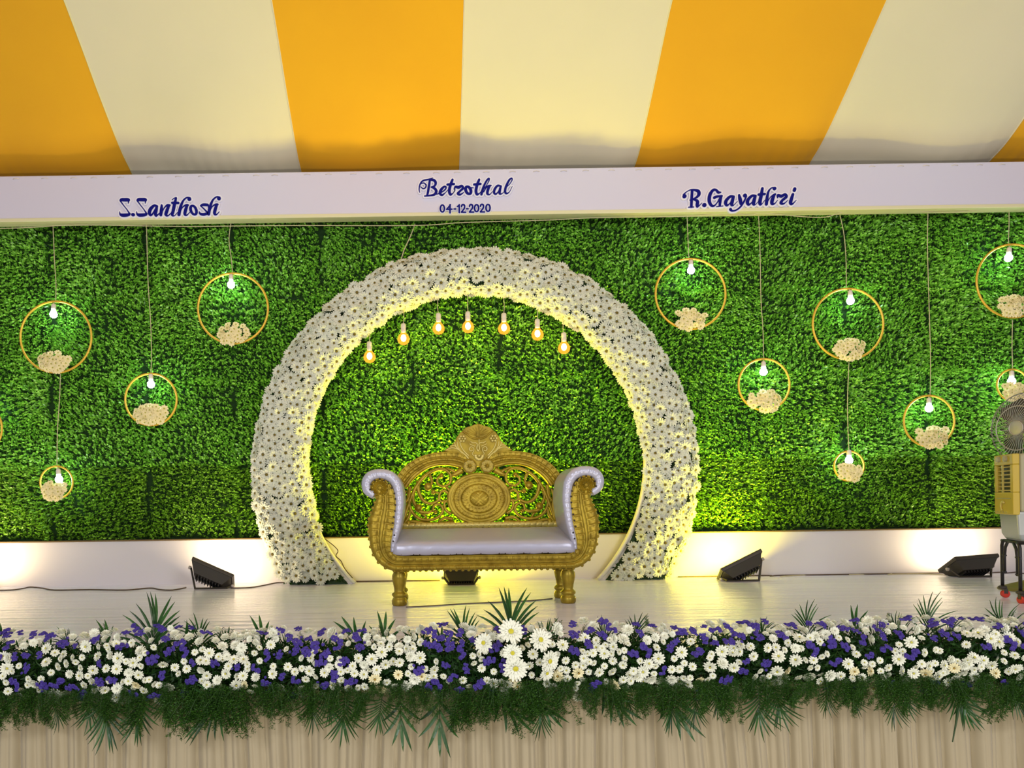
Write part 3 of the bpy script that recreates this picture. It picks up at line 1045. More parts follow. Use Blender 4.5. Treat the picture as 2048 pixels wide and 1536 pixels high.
# small leaf teeth on the outer rim
mb = MB()
for k in range(6, len(full) - 6, 8):
    x, z, h = full[k]
    a, b = full[k - 1], full[k + 1]
    l = math.hypot(b[0] - a[0], b[1] - a[1])
    nx_, nz_ = -(b[1] - a[1]) / l, (b[0] - a[0]) / l
    c = Vector((x - nx_ * h * 0.98, SF - 0.006, z - nz_ * h * 0.98))
    mb.lathe([(0.004, -0.012), (0.012, -0.006), (0.014, 0.0), (0.010, 0.006), (0.003, 0.010)], 8, c, (0, -1, 0))
tag(mb.build('rim_beading', M_gold, sofa, smooth=True), kind='stuff')


def rosette(cx, cz, y, R, n, mats, parent, name='rosette', cup=False):
    mb = MB()
    mb.lathe([(R, 0.0), (R * 0.98, 0.016), (R * 0.86, 0.020), (R * 0.80, 0.010), (R * 0.3, 0.008)], 30, (cx, y, cz), (0, -1, 0))
    for k in range(n):
        a = 2 * PI * k / n + 0.2
        d = Vector((math.cos(a), 0, math.sin(a)))
        s = Vector((-d.z, 0, d.x))
        c = Vector((cx, y, cz))
        r0, r1 = R * 0.24, R * 0.80
        wd = R * 0.72 * math.sin(PI / n) * 1.05
        up = Vector((0, -1, 0))
        P0 = c + d * r0 + up * 0.016
        Pm = c + d * (r0 + r1) * 0.56
        P1 = c + d * r1 + up * 0.022
        pts_ = [P0, Pm + s * wd + up * 0.014, P1 + s * wd * 0.45, c + d * r1 * 1.05 + up * 0.014, P1 - s * wd * 0.45, Pm - s * wd + up * 0.014, Pm + up * 0.030]
        mb.add(pts_, [(0, 1, 6), (1, 2, 6), (2, 3, 6), (3, 4, 6), (4, 5, 6), (5, 0, 6)], 1)
    mb.lathe([(R * 0.24, 0.008), (R * 0.25, 0.024), (R * 0.16, 0.034), (R * 0.04, 0.038)], 14, (cx, y, cz), (0, -1, 0))
    return mb.build(name, mats, parent, smooth=False)


for sgn in (0, 1):
    cx, cz = scr
    if sgn:
        cx = 2 * XC - cx
    rosette(cx, cz, SF - 0.012, 0.078, 12, [M_gold, M_gold], sofa)

# arm cushions: upholstered roll over the scroll
cush = [(748, 991, 15), (736, 981, 19), (733, 966, 20), (740, 954, 21), (753, 949, 21), (769, 949, 21), (783, 955, 21), (793, 968, 20), (797, 984, 19), (799, 1005, 18), (797, 1030, 17),
        (795, 1050, 15), (790, 1072, 14), (786, 1092, 11), (785, 1105, 8)]
cpath = []
for (x, y, w_) in cush:
    p = SP(x, y)
    cpath.append((p[0], p[1], w_ * 0.5 / F * SF))
cpath = resample(smooth_pts(cpath, 8), 0.008)
sec = [(-1.0, SF + 0.0), (-0.93, SF - 0.016), (-0.6, SF - 0.030), (0.0, SF - 0.036), (0.6, SF - 0.030), (0.93, SF - 0.014), (1.0, SF + 0.0), (1.05, SF + 0.15), (1.0, SB - 0.10), (0.8, SB - 0.05),
       (-0.8, SB - 0.05), (-1.0, SB - 0.10), (-1.0, SF + 0.15)]
for sgn in (0, 1):
    pt = [mir(p) for p in cpath] if sgn else cpath
    mb = MB()
    vs, fs = [], []
    m = len(sec)
    for i, (x, z, h) in enumerate(pt):
        a, b = pt[max(i - 1, 0)], pt[min(i + 1, len(pt) - 1)]
        tx, tz = b[0] - a[0], b[1] - a[1]
        l = math.hypot(tx, tz) or 1
        nx_, nz_ = -tz / l, tx / l
        for k, (t, y) in enumerate(sec):
            pk = 0.004 * math.sin(i * 1.35 + math.sin(i * 0.7)) * (1 - abs(t)) if k < 7 else 0
            vs.append((x + nx_ * h * t, y + pk, z + nz_ * h * t))
    for i in range(len(pt) - 1):
        for k in range(m):
            k2 = (k + 1) % m
            fs.append((i * m + k, (i + 1) * m + k, (i + 1) * m + k2, i * m + k2))
    fs.append(tuple(range(m)))
    fs.append(tuple(range((len(pt) - 1) * m, len(pt) * m))[::-1])
    mb.add(vs, fs)
    mb.build('arm_cushion', M_silver, sofa, smooth=True)
    # cloth-covered body of the arm behind the carved front
    body = outer[:5] + [(770, 1132)] + [(800, 1132)] + list(reversed(inner[:6])) + [(783, 968), (762, 960), (748, 968), (745, 984)]
    bpnt = [SP(*p) for p in body]
    if sgn:
        bpnt = [mir(p) for p in bpnt]
    MB().prism(bpnt, SF + 0.03, SB - 0.06).build('arm_side', M_cream, sofa)
# nail heads
mb = MB()


def stud(mb, p):
    mb.lathe([(0.0075, -0.004), (0.007, 0.003), (0.003, 0.007)], 8, p, (0, -1, 0))


for k in range(28):
    t = k / 27
    p = SP(803, 1107)
    x = p[0] + (2 * XC - 2 * p[0]) * t
    stud(mb, (x, SF - 0.020, SP(966, 1106)[1] + rnd.uniform(-.002, .002)))
for seq in ([(789, 1070), (787, 1082), (784, 1058), (786, 1046), (788, 1034), (790, 1022), (791, 1010), (791, 998), (789, 987), (784, 976), (778, 967), (769, 961), (760, 958), (750, 961), (743, 969), (741, 979)],):
    for q in seq:
        p = SP(*q)
        for pp_ in (p, mir(p)):
            stud(mb, (pp_[0], SF - 0.036, pp_[1]))
tag(mb.build('nail_heads', M_stud, sofa, smooth=True), kind='stuff')

# seat cushion
mb = MB()
x0, x1 = SP(786, 1090)[0], 2 * XC - SP(786, 1090)[0]
zb = SP(966, 1108)[1]
ztf, ztb = SP(966, 1083)[1], W(966, 1057, 6.58).z
prof_s = [(SF - 0.022, zb), (SF - 0.034, zb + 0.02), (SF - 0.036, (zb + ztf) / 2), (SF - 0.026, ztf - 0.012), (SF + 0.0, ztf + 0.006), (SF + 0.05, ztf + 0.022),
          (SF + 0.15, ztf + 0.045), (SF + 0.28, (ztf + ztb) / 2 + 0.03), (6.50, ztb), (6.58, ztb - 0.01), (6.58, zb)]
prof_s = smooth_pts(prof_s, 3)
nx = 40
vs, fs = [], []
m = len(prof_s)
for i in range(nx + 1):
    t = i / nx
    e = min(t, 1 - t) * nx / 2.0
    sq = 1 if e >= 1 else (1 - (1 - e) ** 2) * 0.10 + 0.90
    for (y, z) in prof_s:
        yy = 6.35 + (y - 6.35) * (1 if e >= 1 else 0.97 + 0.03 * e)
        xx = x0 + (x1 - x0) * t
        # taper toward the back so that it tucks between the arms
        vs.append((xx, yy, zb + (z - zb) * sq + 0.0025 * math.sin(xx * 37) * (1 if y < SF else 0.3)))
for i in range(nx):
    for j in range(m):
        j2 = (j + 1) % m
        fs.append((i * m + j, (i + 1) * m + j, (i + 1) * m + j2, i * m + j2))
fs.append(tuple(range(m)))
fs.append(tuple(range(nx * m, nx * m + m))[::-1])
mb.add(vs, fs)
mb.build('seat_cushion', M_silver, sofa, smooth=True)
# seat base under the cushion
MB().box((x0 - 0.02, SF + 0.05, zb - 0.10), (x1 + 0.02, SB - 0.05, zb + 0.01)).build('seat_base', M_gold, sofa)

# legs
lp = [(0.052, 0.0), (0.060, 0.012), (0.062, 0.035), (0.054, 0.055), (0.046, 0.062), (0.052, 0.068), (0.060, 0.078), (0.058, 0.092), (0.044, 0.102), (0.040, 0.112), (0.044, 0.14),
      (0.052, 0.175), (0.058, 0.205), (0.056, 0.232), (0.046, 0.250), (0.044, 0.256), (0.055, 0.264), (0.056, 0.285), (0.050, 0.292), (0.050, 0.31)]
leg_me = MB().lathe(lp, 22).mesh('leg', M_gold, True)
lx = G(798.5, 1213).x
for yy in (6.20, 6.53):
    for xx in (lx, 2 * XC - lx):
        o = link('leg', leg_me, sofa)
        o.location = Vector((xx, yy, 0)) - wloc(sofa)
        o.scale = (1, 1, (zb - 0.08) / 0.31)

# back: arched rails
rail = [(801, 968, 30), (820, 944, 31), (845, 927, 29), (870, 919, 27), (897, 917, 28), (918, 920, 30), (936, 927, 24)]
rl = []
for (x, y, w_) in rail:
    p = SP(x, y, SB)
    rl.append((p[0], p[1], w_ / F * SB / 2))
rl = resample(smooth_pts(rl, 8), 0.006)
prof_r = [(-1.0, 0.0), (-0.95, 0.018), (-0.70, 0.022), (-0.50, 0.016), (-0.42, 0.006), (-0.36, 0.020), (-0.2, 0.030), (0.0, 0.030), (0.12, 0.020), (0.18, 0.006), (0.26, 0.018),
          (0.5, 0.022), (0.75, 0.018), (0.85, 0.026), (0.95, 0.024), (1.0, 0.0)]
for sgn in (0, 1):
    pt = [mir(p) for p in rl][::-1] if sgn else rl
    mb = MB()
    nt_ = {6: 0.02, 7: 0.02, 8: 0.02, 11: 0.008, 12: 0.008}
    carve_sweep(mb, pt, SB, prof_r, nt_, 0.045)
    mb.build('back_rail', M_gold, sofa, smooth=True)
# rope rail over the seat
mb = MB()
xa = SP(801, 1050, SB)[0]
zr = SP(957, 1050, SB)[1]
vs, fs = [], []
NN, MM = 240, 14
for i in range(NN + 1):
    x = xa + (2 * XC - 2 * xa) * i / NN
    for k in range(MM):
        a = 2 * PI * k / MM
        ph = ((x * 1.0 + 0.03 * (a / (2 * PI)) * 1.6) / 0.05) % 1.0
        rr = 0.027 - 0.007 * max(0, 1 - abs(ph - 0.5) / 0.16)
        vs.append((x, SB - 0.01 + rr * math.cos(a), zr + rr * math.sin(a)))
for i in range(NN):
    for k in range(MM):
        k2 = (k + 1) % MM
        fs.append((i * MM + k, (i + 1) * MM + k, (i + 1) * MM + k2, i * MM + k2))
mb.add(vs, fs)
mb.build('rope_rail', M_goldlite, sofa, smooth=True)
MB().box((xa, SB - 0.0, zr - 0.10), (2 * XC - xa, SB + 0.05, zr - 0.015)).build('lower_rail', M_gold, sofa)

# medallion
mc = SP(958, 997, SB)
RX, RZ = 64 / F * SB, 52 / F * SB
prm = [(0.002, 0.050), (0.05, 0.050), (0.09, 0.049), (0.13, 0.048), (0.17, 0.046), (0.21, 0.043), (0.25, 0.040), (0.29, 0.034), (0.315, 0.022), (0.35, 0.038), (0.385, 0.026), (0.42, 0.030), (0.50, 0.034), (0.565, 0.026), (0.585, 0.014), (0.62, 0.034), (0.655, 0.020),
       (0.70, 0.024), (0.76, 0.030), (0.80, 0.018), (0.825, 0.012), (0.85, 0.030), (0.89, 0.012), (0.93, 0.014), (0.98, 0.014), (1.0, 0.0), (1.0, -0.04)]
mb = MB()
NA = 144
vs, fs, mi = [], [], []
for (r_, e) in prm:
    for k in range(NA):
        a = 2 * PI * k / NA
        rel = e
        if 0.4 < r_ < 0.57:
            ph = (k / NA * 22 + (r_ - 0.4) * 3) % 1
            rel -= 0.012 * max(0, 1 - abs(ph - 0.5) / 0.18)
        if 0.69 < r_ < 0.81:
            ph = (k / NA * 34) % 1
            rel -= 0.012 * max(0, 1 - abs(ph - 0.5) / 0.2)
        if r_ < 0.3:
            rel += 0.004 * math.sin(r_ * math.cos(a) * 48) * math.sin(r_ * math.sin(a) * 48)
        vs.append((mc[0] + RX * r_ * math.cos(a), SB - 0.005 - rel, mc[1] + RZ * r_ * math.sin(a)))
for i in range(len(prm) - 1):
    for k in range(NA):
        k2 = (k + 1) % NA
        fs.append((i * NA + k, i * NA + k2, (i + 1) * NA + k2, (i + 1) * NA + k))
mb.add(vs, fs)
mb.build('medallion', M_gold, sofa, smooth=True)
# rosettes above the medallion
rp = SP(939, 932.5, SB)
for p in (rp, mir(rp)):
    rosette(p[0], p[1], SB - 0.018, 0.064, 8, [M_gold, M_goldlite], sofa)

# crest
cr_l = [(954.5, 843), (951, 849), (946, 849), (940, 852), (932, 854), (926, 857), (921.5, 862), (916, 866), (913, 871), (909, 876), (908, 882), (902, 888), (896, 893), (891, 897), (884, 902),
        (900, 905), (915, 908), (925, 914), (932, 920), (940, 930), (954.5, 934)]
cl = [SP(x + 3.3, y, SB) for x, y in cr_l]
cl[0] = (XC, cl[0][1])
cl[-1] = (XC, cl[-1][1])
poly = cl + [mir(p) for p in reversed(cl[1:-1])]
mb = MB()
mb.prism(poly, SB - 0.018, SB + 0.03)
crest = mb.build('crest', M_gold, sofa, bevel=(0.006, 2))


def ridge(mb, pts, r0, r1, y, mirror=True, mi=0):
    P_ = smooth_pts([SP(x + 3.3, yy, SB) for x, yy in pts], 6)
    n = len(P_)
    for mm in ((0, 1) if mirror else (0,)):
        Q = [mir(p) for p in P_] if mm else P_
        mb.tube([(p[0], y, p[1]) for p in Q], [r0 + (r1 - r0) * i / (n - 1) for i in range(n)], 7, mi)


mb = MB()
ridge(mb, [(921, 863), (929, 868), (938, 875), (948, 878), (954.5, 878)], 0.006, 0.009, SB - 0.022)
for k, (ex, ey) in enumerate([(951.5, 852), (947, 854), (942, 856), (936, 859), (931, 862), (926, 865)]):
    ridge(mb, [(954.5, 874 - k * 0.4), ((954.5 * 2 + ex) / 3 - 0.5, (872 + ey) / 2 + 2.0), (ex, ey)], 0.005, 0.0035, SB - 0.018)
ridge(mb, [(954.5, 878), (954.5, 862), (954.5, 848)], 0.007, 0.005, SB - 0.020, False)
mb.build('crest_leaf', M_gold, crest, smooth=True)
mb = MB()
ridge(mb, [(916, 884), (919, 894), (925, 903), (934, 912)], 0.005, 0.007, SB - 0.022)
ridge(mb, [(911, 884), (912, 893), (919, 903), (930, 912)], 0.004, 0.006, SB - 0.020)
ridge(mb, [(888, 901), (900, 896), (912, 899), (926, 909), (934, 918)], 0.004, 0.008, SB - 0.022)
ridge(mb, [(897, 893), (906, 892), (915, 900)], 0.005, 0.005, SB - 0.020)
ridge(mb, [(905, 885), (910, 896), (922, 908)], 0.005, 0.005, SB - 0.020)
ridge(mb, [(942, 901), (937, 902), (935, 898), (938, 894), (943, 896), (944, 902), (941, 908), (946, 914)], 0.006, 0.004, SB - 0.024)
ridge(mb, [(937, 883), (942, 886), (948, 886), (951, 890), (950, 898), (954, 903)], 0.005, 0.006, SB - 0.024)
ridge(mb, [(935, 888), (941, 891), (947, 893)], 0.004, 0.005, SB - 0.024)
ridge(mb, [(954.5, 879), (954.5, 887)], 0.006, 0.004, SB - 0.024, False)
mb.build('crest_scroll', M_goldlite, crest, smooth=True)


def small_flower(x, y, n, R, a0=0.0, a1=2 * PI):
    p = SP(x + 3.3, y, SB)
    out = []
    for q in ((p,) if abs(x - 954.5) < 1 else (p, mir(p))):
        mb = MB()
        for k in range(n):
            a = a0 + (a1 - a0) * k / n
            mb.lathe([(0.001, -0.010), (R * 0.32, -0.004), (R * 0.34, 0.004), (R * 0.15, 0.010)], 8, (q[0] + R * 0.65 * math.cos(a), SB - 0.026, q[1] + R * 0.65 * math.sin(a)), (0, -1, 0))
        mb.lathe([(R * 0.25, -0.006), (R * 0.25, 0.010), (R * 0.1, 0.016)], 8, (q[0], SB - 0.026, q[1]), (0, -1, 0))
        mb.build('crest_flower', M_goldlite, crest, smooth=True)


small_flower(921, 878, 6, 0.036)
small_flower(954.5, 912, 7, 0.046, PI, 2 * PI + 0.4)

# openwork scrolls
Z = lambda x, y: (700 + x / 3.657, 820 + y / 3.657)


def zs(pts):
    return [(Z(x, y)[0] - 3.3, Z(x, y)[1]) for x, y in pts]


scrolls = [
    ([(385, 835), (405, 760), (440, 660), (480, 570), (540, 490), (620, 440), (690, 435), (735, 475), (730, 535), (680, 560), (640, 535), (645, 495), (680, 490)], 0.017, 0.010),
    ([(440, 560), (428, 640), (445, 730), (500, 790), (580, 805), (650, 780), (680, 730), (655, 690), (615, 700), (610, 740), (635, 750)], 0.016, 0.009),
    ([(500, 520), (500, 590), (535, 660), (590, 685), (645, 660), (655, 615), (625, 600)], 0.018, 0.008),
    ([(815, 440), (770, 470), (735, 480)], 0.030, 0.010), ([(790, 470), (740, 440), (700, 425)], 0.016, 0.008),
    ([(385, 840), (450, 815), (520, 825), (620, 835), (760, 825)], 0.010, 0.022), ([(640, 830), (690, 790), (750, 800)], 0.010, 0.018),
    ([(385, 800), (400, 720), (395, 640), (410, 590)], 0.020, 0.008), ([(388, 840), (430, 780), (440, 720)], 0.022, 0.008), ([(388, 700), (430, 640), (440, 580)], 0.014, 0.008),
    ([(720, 610), (690, 590), (665, 600), (650, 640), (668, 670), (700, 660)], 0.013, 0.008), ([(740, 760), (700, 730), (690, 680), (720, 660)], 0.014, 0.010),
    ([(580, 470), (600, 520), (585, 560)], 0.014, 0.010), ([(480, 720), (520, 745), (575, 750), (600, 735)], 0.018, 0.009), ([(470, 600), (460, 650), (480, 700)], 0.012, 0.016),
    ([(560, 800), (545, 770), (520, 760)], 0.012, 0.006), ([(700, 560), (720, 580), (735, 600)], 0.012, 0.010)]
for sgn in (0, 1):
    mb = MB()
    for (pts_, r0, r1) in scrolls:
        P_ = smooth_pts([SP(x + 3.3, y, SB) for x, y in zs(pts_)], 5)
        if sgn:
            P_ = [mir(p) for p in P_]
        n = len(P_)
        mb.tube([(p[0], SB + 0.005 - 0.012 * math.sin(PI * i / n), p[1]) for i, p in enumerate(P_)], [r0 + (r1 - r0) * i / (n - 1) for i in range(n)], 8)
    for (x, y, rr) in ((500, 715, 0.034), (572, 560, 0.036), (610, 600, 0.022), (668, 480, 0.02), (625, 745, 0.018), (425, 830, 0.03)):
        q = SP(*[(a) for a in Z(x, y)], SB)
        if sgn:
            q = mir(q)
        mb.lathe([(rr * 0.5, -0.01), (rr, 0.0), (rr * 0.85, 0.018), (rr * 0.3, 0.03)], 12, (q[0], SB, q[1]), (0, -1, 0))
    mb.build('scroll_carving', M_gold, sofa, smooth=True)

# ---------------------------------------------------------------- flood lights
def frustum(mb, c, X, Y, Zv, a, b, z0, z1, mi=0):
    """rectangle a at z0 to rectangle b at z1 in the frame X,Y,Z"""
    vs = []
    for (hw, hh), z in ((a, z0), (b, z1)):
        for i, j in ((-1, -1), (1, -1), (1, 1), (-1, 1)):
            vs.append(c + X * hw * i + Y * hh * j + Zv * z)
    mb.add(vs, [(0, 3, 2, 1), (4, 5, 6, 7), (0, 1, 5, 4), (1, 2, 6, 5), (2, 3, 7, 6), (3, 0, 4, 7)], mi)


def flood(px, py, d, xdir, zdir, power, color, label, wdt=0.215, hgt=0.15, lens=(1.0, 0.93, 0.75)):
    c = W(px, py, d)
    Zv = Vector(zdir).normalized()
    X = Vector(xdir)
    X = (X - Zv * X.dot(Zv)).normalized()
    Y = Zv.cross(X)
    r = empty('flood_light', (c.x, c.y, 0), label, 'flood light', 'black flood lights on the stage')
    mb = MB()
    frustum(mb, c, X, Y, Zv, (wdt * 0.70, hgt * 0.62), (wdt * 0.95, hgt * 0.95), -0.11, -0.02)
    mb.build('housing', M_black, r)
    mb = MB()
    frustum(mb, c, X, Y, Zv, (wdt, hgt), (wdt * 1.02, hgt * 1.02), -0.022, 0.0)
    for sx in (-1, 1):
        mb.obox(c + X * sx * wdt * 0.97 + Zv * 0.006, X, Y, Zv, (wdt * 0.05, hgt, 0.008))
        mb.obox(c + Y * sx * hgt * 0.96 + Zv * 0.006, X, Y, Zv, (wdt, hgt * 0.06, 0.008))
    mb.build('rim', M_black, r)
    mb = MB()
    for k in range(-4, 5):
        mb.obox(c + X * wdt * 0.14 * k - Zv * 0.118, X, Y, Zv, (0.004, hgt * 0.52, 0.014))
    mb.build('cooling_fins', M_black2, r)
    mb = MB().obox(c + Zv * 0.003, X, Y, Zv, (wdt * 0.9, hgt * 0.88, 0.002))
    mb.build('lens', mat('flood_lens', (0.9, 0.9, 0.85), 0.2, emit=lens, estr=6), r)
    # U bracket: from both side pivots down to the floor
    for sx in (-1, 1):
        piv = c + X * sx * (wdt * 1.0) - Zv * 0.05
        foot = Vector((c.x + (1 if X.x > 0 else -1) * sx * wdt * 0.72, c.y - 0.10, 0.008))
        MB().tube([piv, piv.lerp(foot, 0.5), foot], 0.011, 6).build('bracket_arm', M_black, r)
        MB().lathe([(0.016, -0.01), (0.018, 0.0), (0.016, 0.012), (0.006, 0.016)], 10, piv + X * sx * 0.012, X * sx).build('knob', M_guard, r)
    fa = Vector((c.x - wdt * 0.74, c.y - 0.10, 0.008))
    fb = Vector((c.x + wdt * 0.74, c.y - 0.10, 0.008))
    MB().tube([fa, fb], 0.010, 6).build('bracket_foot', M_black, r)
    area_light('flood_beam', c + Zv * 0.02, Zv, wdt * 1.6, hgt * 1.6, power, color)
    return r


flood(427, 1145, 7.68, (0.88, 0, -0.42), (0.36, 0.50, 0.80), 9.5, (1.0, 0.74, 0.38), 'black flood light tilted right, left of the flower arch')
flood(922, 1146, 7.72, (1, 0, 0), (0.0, 0.42, 0.9), 105, (1.0, 0.84, 0.02), 'black flood light half hidden under the golden sofa', wdt=0.17, hgt=0.12)
flood(1478, 1130, 7.68, (0.9, 0, 0.42), (-0.38, 0.46, 0.80), 42, (1.0, 0.83, 0.02), 'black flood light tilted left, just right of the flower arch')
flood(1936, 1126, 7.74, (1, 0, 0.02), (-0.06, 0.5, 0.86), 7.5, (1.0, 0.76, 0.42), 'black flood light lying low beside the cooler stand')
flood(-70, 1150, 7.68, (1, 0, 0), (0.05, 0.5, 0.86), 11, (1.0, 0.74, 0.38), 'black flood light beyond the left edge of the picture')

# cables on the floor
def cable(pts, label, r=0.006, m=M_dcord, name='power_cable'):
    P_ = []
    for (x, y) in pts:
        q = G(x, y, r)
        q.y = min(q.y, SK_Y - 0.012)
        P_.append(tuple(q))
    mb = MB().tube([Vector(q) for q in smooth_pts(P_, 4)], r, 6)
    tag(mb.build(name, m, smooth=True), label, 'cable', 'cables along the foot of the wall')


cable([(-30, 1181), (20, 1180), (45, 1177), (60, 1174), (85, 1176), (110, 1180), (180, 1179), (250, 1180), (300, 1176), (320, 1179), (345, 1180), (372, 1175)], 'thin brown cable wandering along the floor left of the first flood light')
cable([(462, 1176), (500, 1175), (530, 1170), (560, 1162), (580, 1160)], 'brown cable from the left flood light to the arch foot')
cable([(712, 1160), (740, 1160), (775, 1161), (800, 1158), (830, 1160), (880, 1160)], 'brown cable from the left foot of the arch to behind the sofa')
cable([(1345, 1150), (1400, 1149), (1440, 1149), (1520, 1147), (1540, 1152), (1550, 1148), (1600, 1146), (1640, 1144), (1700, 1143), (1760, 1141), (1900, 1142)], 'dark cable running along the floor between the two right flood lights')
cable([(1560, 1153), (1600, 1148), (1640, 1146), (1655, 1148), (1690, 1147), (1700, 1149), (1730, 1148), (1760, 1144), (1775, 1149), (1800, 1148), (1850, 1148), (1895, 1150)], 'thin wavy cable beside the dark cable near the right flood light', 0.0045, M_cord)
cable([(1975, 1146), (1990, 1143), (2010, 1146), (2022, 1142), (2035, 1147), (2060, 1146)], 'short tangled cable between the right flood light and the cooler stand', 0.005)
cable([(812, 1214), (870, 1211), (930, 1207), (1000, 1204), (1060, 1201), (1105, 1197)], 'thin dark cable crossing the floor under the golden sofa', 0.004)
mb = MB().tube([Vector(q) for q in smooth_pts([tuple(W(x, y, 7.80)) for x, y in ((650, 1078), (668, 1092), (676, 1102), (672, 1112), (682, 1122), (690, 1138), (705, 1156))], 4)], 0.005, 6)
tag(mb.build('power_cable', M_dcord, smooth=True), 'brown cable hanging down the inner side of the left arch foot', 'cable', 'cables along the foot of the wall')

# ---------------------------------------------------------------- air cooler, stand, fan
A = Vector((4.385, 5.80, 0))
U = Vector((0.324, 0.946, 0)).normalized()      # along the louvred face, into the picture
V = Vector((0.946, -0.324, 0)).normalized()     # along the broad side, to the right
UL, VL = 0.38, 0.52
UP = Vector((0, 0, 1))
cc = A + U * UL / 2 + V * VL / 2
cz0, cz1 = 0.465, 1.125
cool = empty('air_cooler', (cc.x, cc.y, cz0), 'tall yellow and grey air cooler on a black wheeled stand at the right edge', 'air cooler')


def face_box(mb, u0, u1, v0, v1, z0, z1, mi=0):
    c = A + U * (u0 + u1) / 2 + V * (v0 + v1) / 2 + UP * (z0 + z1) / 2
    mb.obox(c, U, V, UP, ((u1 - u0) / 2, (v1 - v0) / 2, (z1 - z0) / 2), mi)


mb = MB()
face_box(mb, 0.0, UL, 0.02, VL, cz0 + 0.22, cz1)
mb.build('body', M_coolerg, cool, bevel=(0.02, 3))
mb = MB()
tk = []
for z, ins in ((cz0, 0.035), (cz0 + 0.05, 0.012), (cz0 + 0.225, 0.0)):
    for (u, v) in ((ins, ins + 0.0), (UL - ins, ins + 0.0), (UL - ins, VL - ins), (ins, VL - ins)):
        tk.append(A + U * u + V * v + UP * z)
mb.add(tk, [(3, 2, 1, 0), (0, 1, 5, 4), (1, 2, 6, 5), (2, 3, 7, 6), (3, 0, 4, 7), (4, 5, 9, 8), (5, 6, 10, 9), (6, 7, 11, 10), (7, 4, 8, 11), (8, 9, 10, 11)])
mb.build('water_tank', M_tank, cool, bevel=(0.015, 3))
# front panel as a frame around the louvre opening
lz0, lz1 = 0.835, 1.045
mb = MB()
face_box(mb, 0.0, UL, -0.025, 0.02, cz0 + 0.20, lz0)
face_box(mb, 0.0, UL, -0.025, 0.02, lz1, cz1)
face_box(mb, 0.0, 0.055, -0.025, 0.02, lz0, lz1)
face_box(mb, UL - 0.055, UL, -0.025, 0.02, lz0, lz1)
mb.build('front_panel', M_coolery, cool, bevel=(0.006, 2))
mb = MB()
face_box(mb, 0.05, UL - 0.05, 0.002, 0.03, lz0, lz1)
mb.build('louvre_recess', M_black2, cool)
for k in range(7):
    mb = MB()
    z = lz0 + 0.015 + k * (lz1 - lz0 - 0.03) / 6
    c = A + U * UL / 2 + V * (-0.012) + UP * z
    mb.obox(c, U, (V * 0.8 + UP * 0.5).normalized(), (UP * 0.8 - V * 0.5).normalized(), (UL / 2 - 0.05, 0.006, 0.0025))
    mb.build('louvre', M_goldlite, cool)
mb = MB()
face_box(mb, UL * 0.56, UL * 0.585, -0.026, -0.012, lz0, lz1)
mb.build('louvre_divider', M_goldlite, cool)
for u in (0.12, 0.26):
    c = A + U * u + V * (-0.03) + UP * (cz1 - 0.035)
    MB().lathe([(0.022, -0.005), (0.022, 0.012), (0.014, 0.018)], 14, c, -V).build('knob', M_coolerg, cool)
mb = MB()
hp = [A + U * (UL * 0.5 + 0.04 * math.cos(q)) + V * (-0.03) + UP * (cz0 + 0.265 + 0.035 * math.sin(q)) for q in [(-1.2 + 3.6 * k / 10) for k in range(11)]]
mb.tube(hp, 0.008, 6)
mb.build('tank_handle', M_goldlite, cool, smooth=True)
mb = MB()
for k in range(5):
    face_box(mb, UL - 0.25 + 0.06 * k, UL - 0.235 + 0.06 * k, -0.028, -0.02, cz0 + 0.215, cz0 + 0.222)
face_box(mb, 0.05, UL - 0.05, -0.03, -0.022, cz0 + 0.32, cz0 + 0.326)
mb.build('panel_moulding', M_coolerg, cool)
mb = MB()
for k in range(9):
    z = cz0 + 0.30 + k * 0.038
    face_box(mb, -0.006, 0.004, 0.09, VL - 0.06, z, z + 0.012)
mb.build('side_grille', M_coolerg, cool)

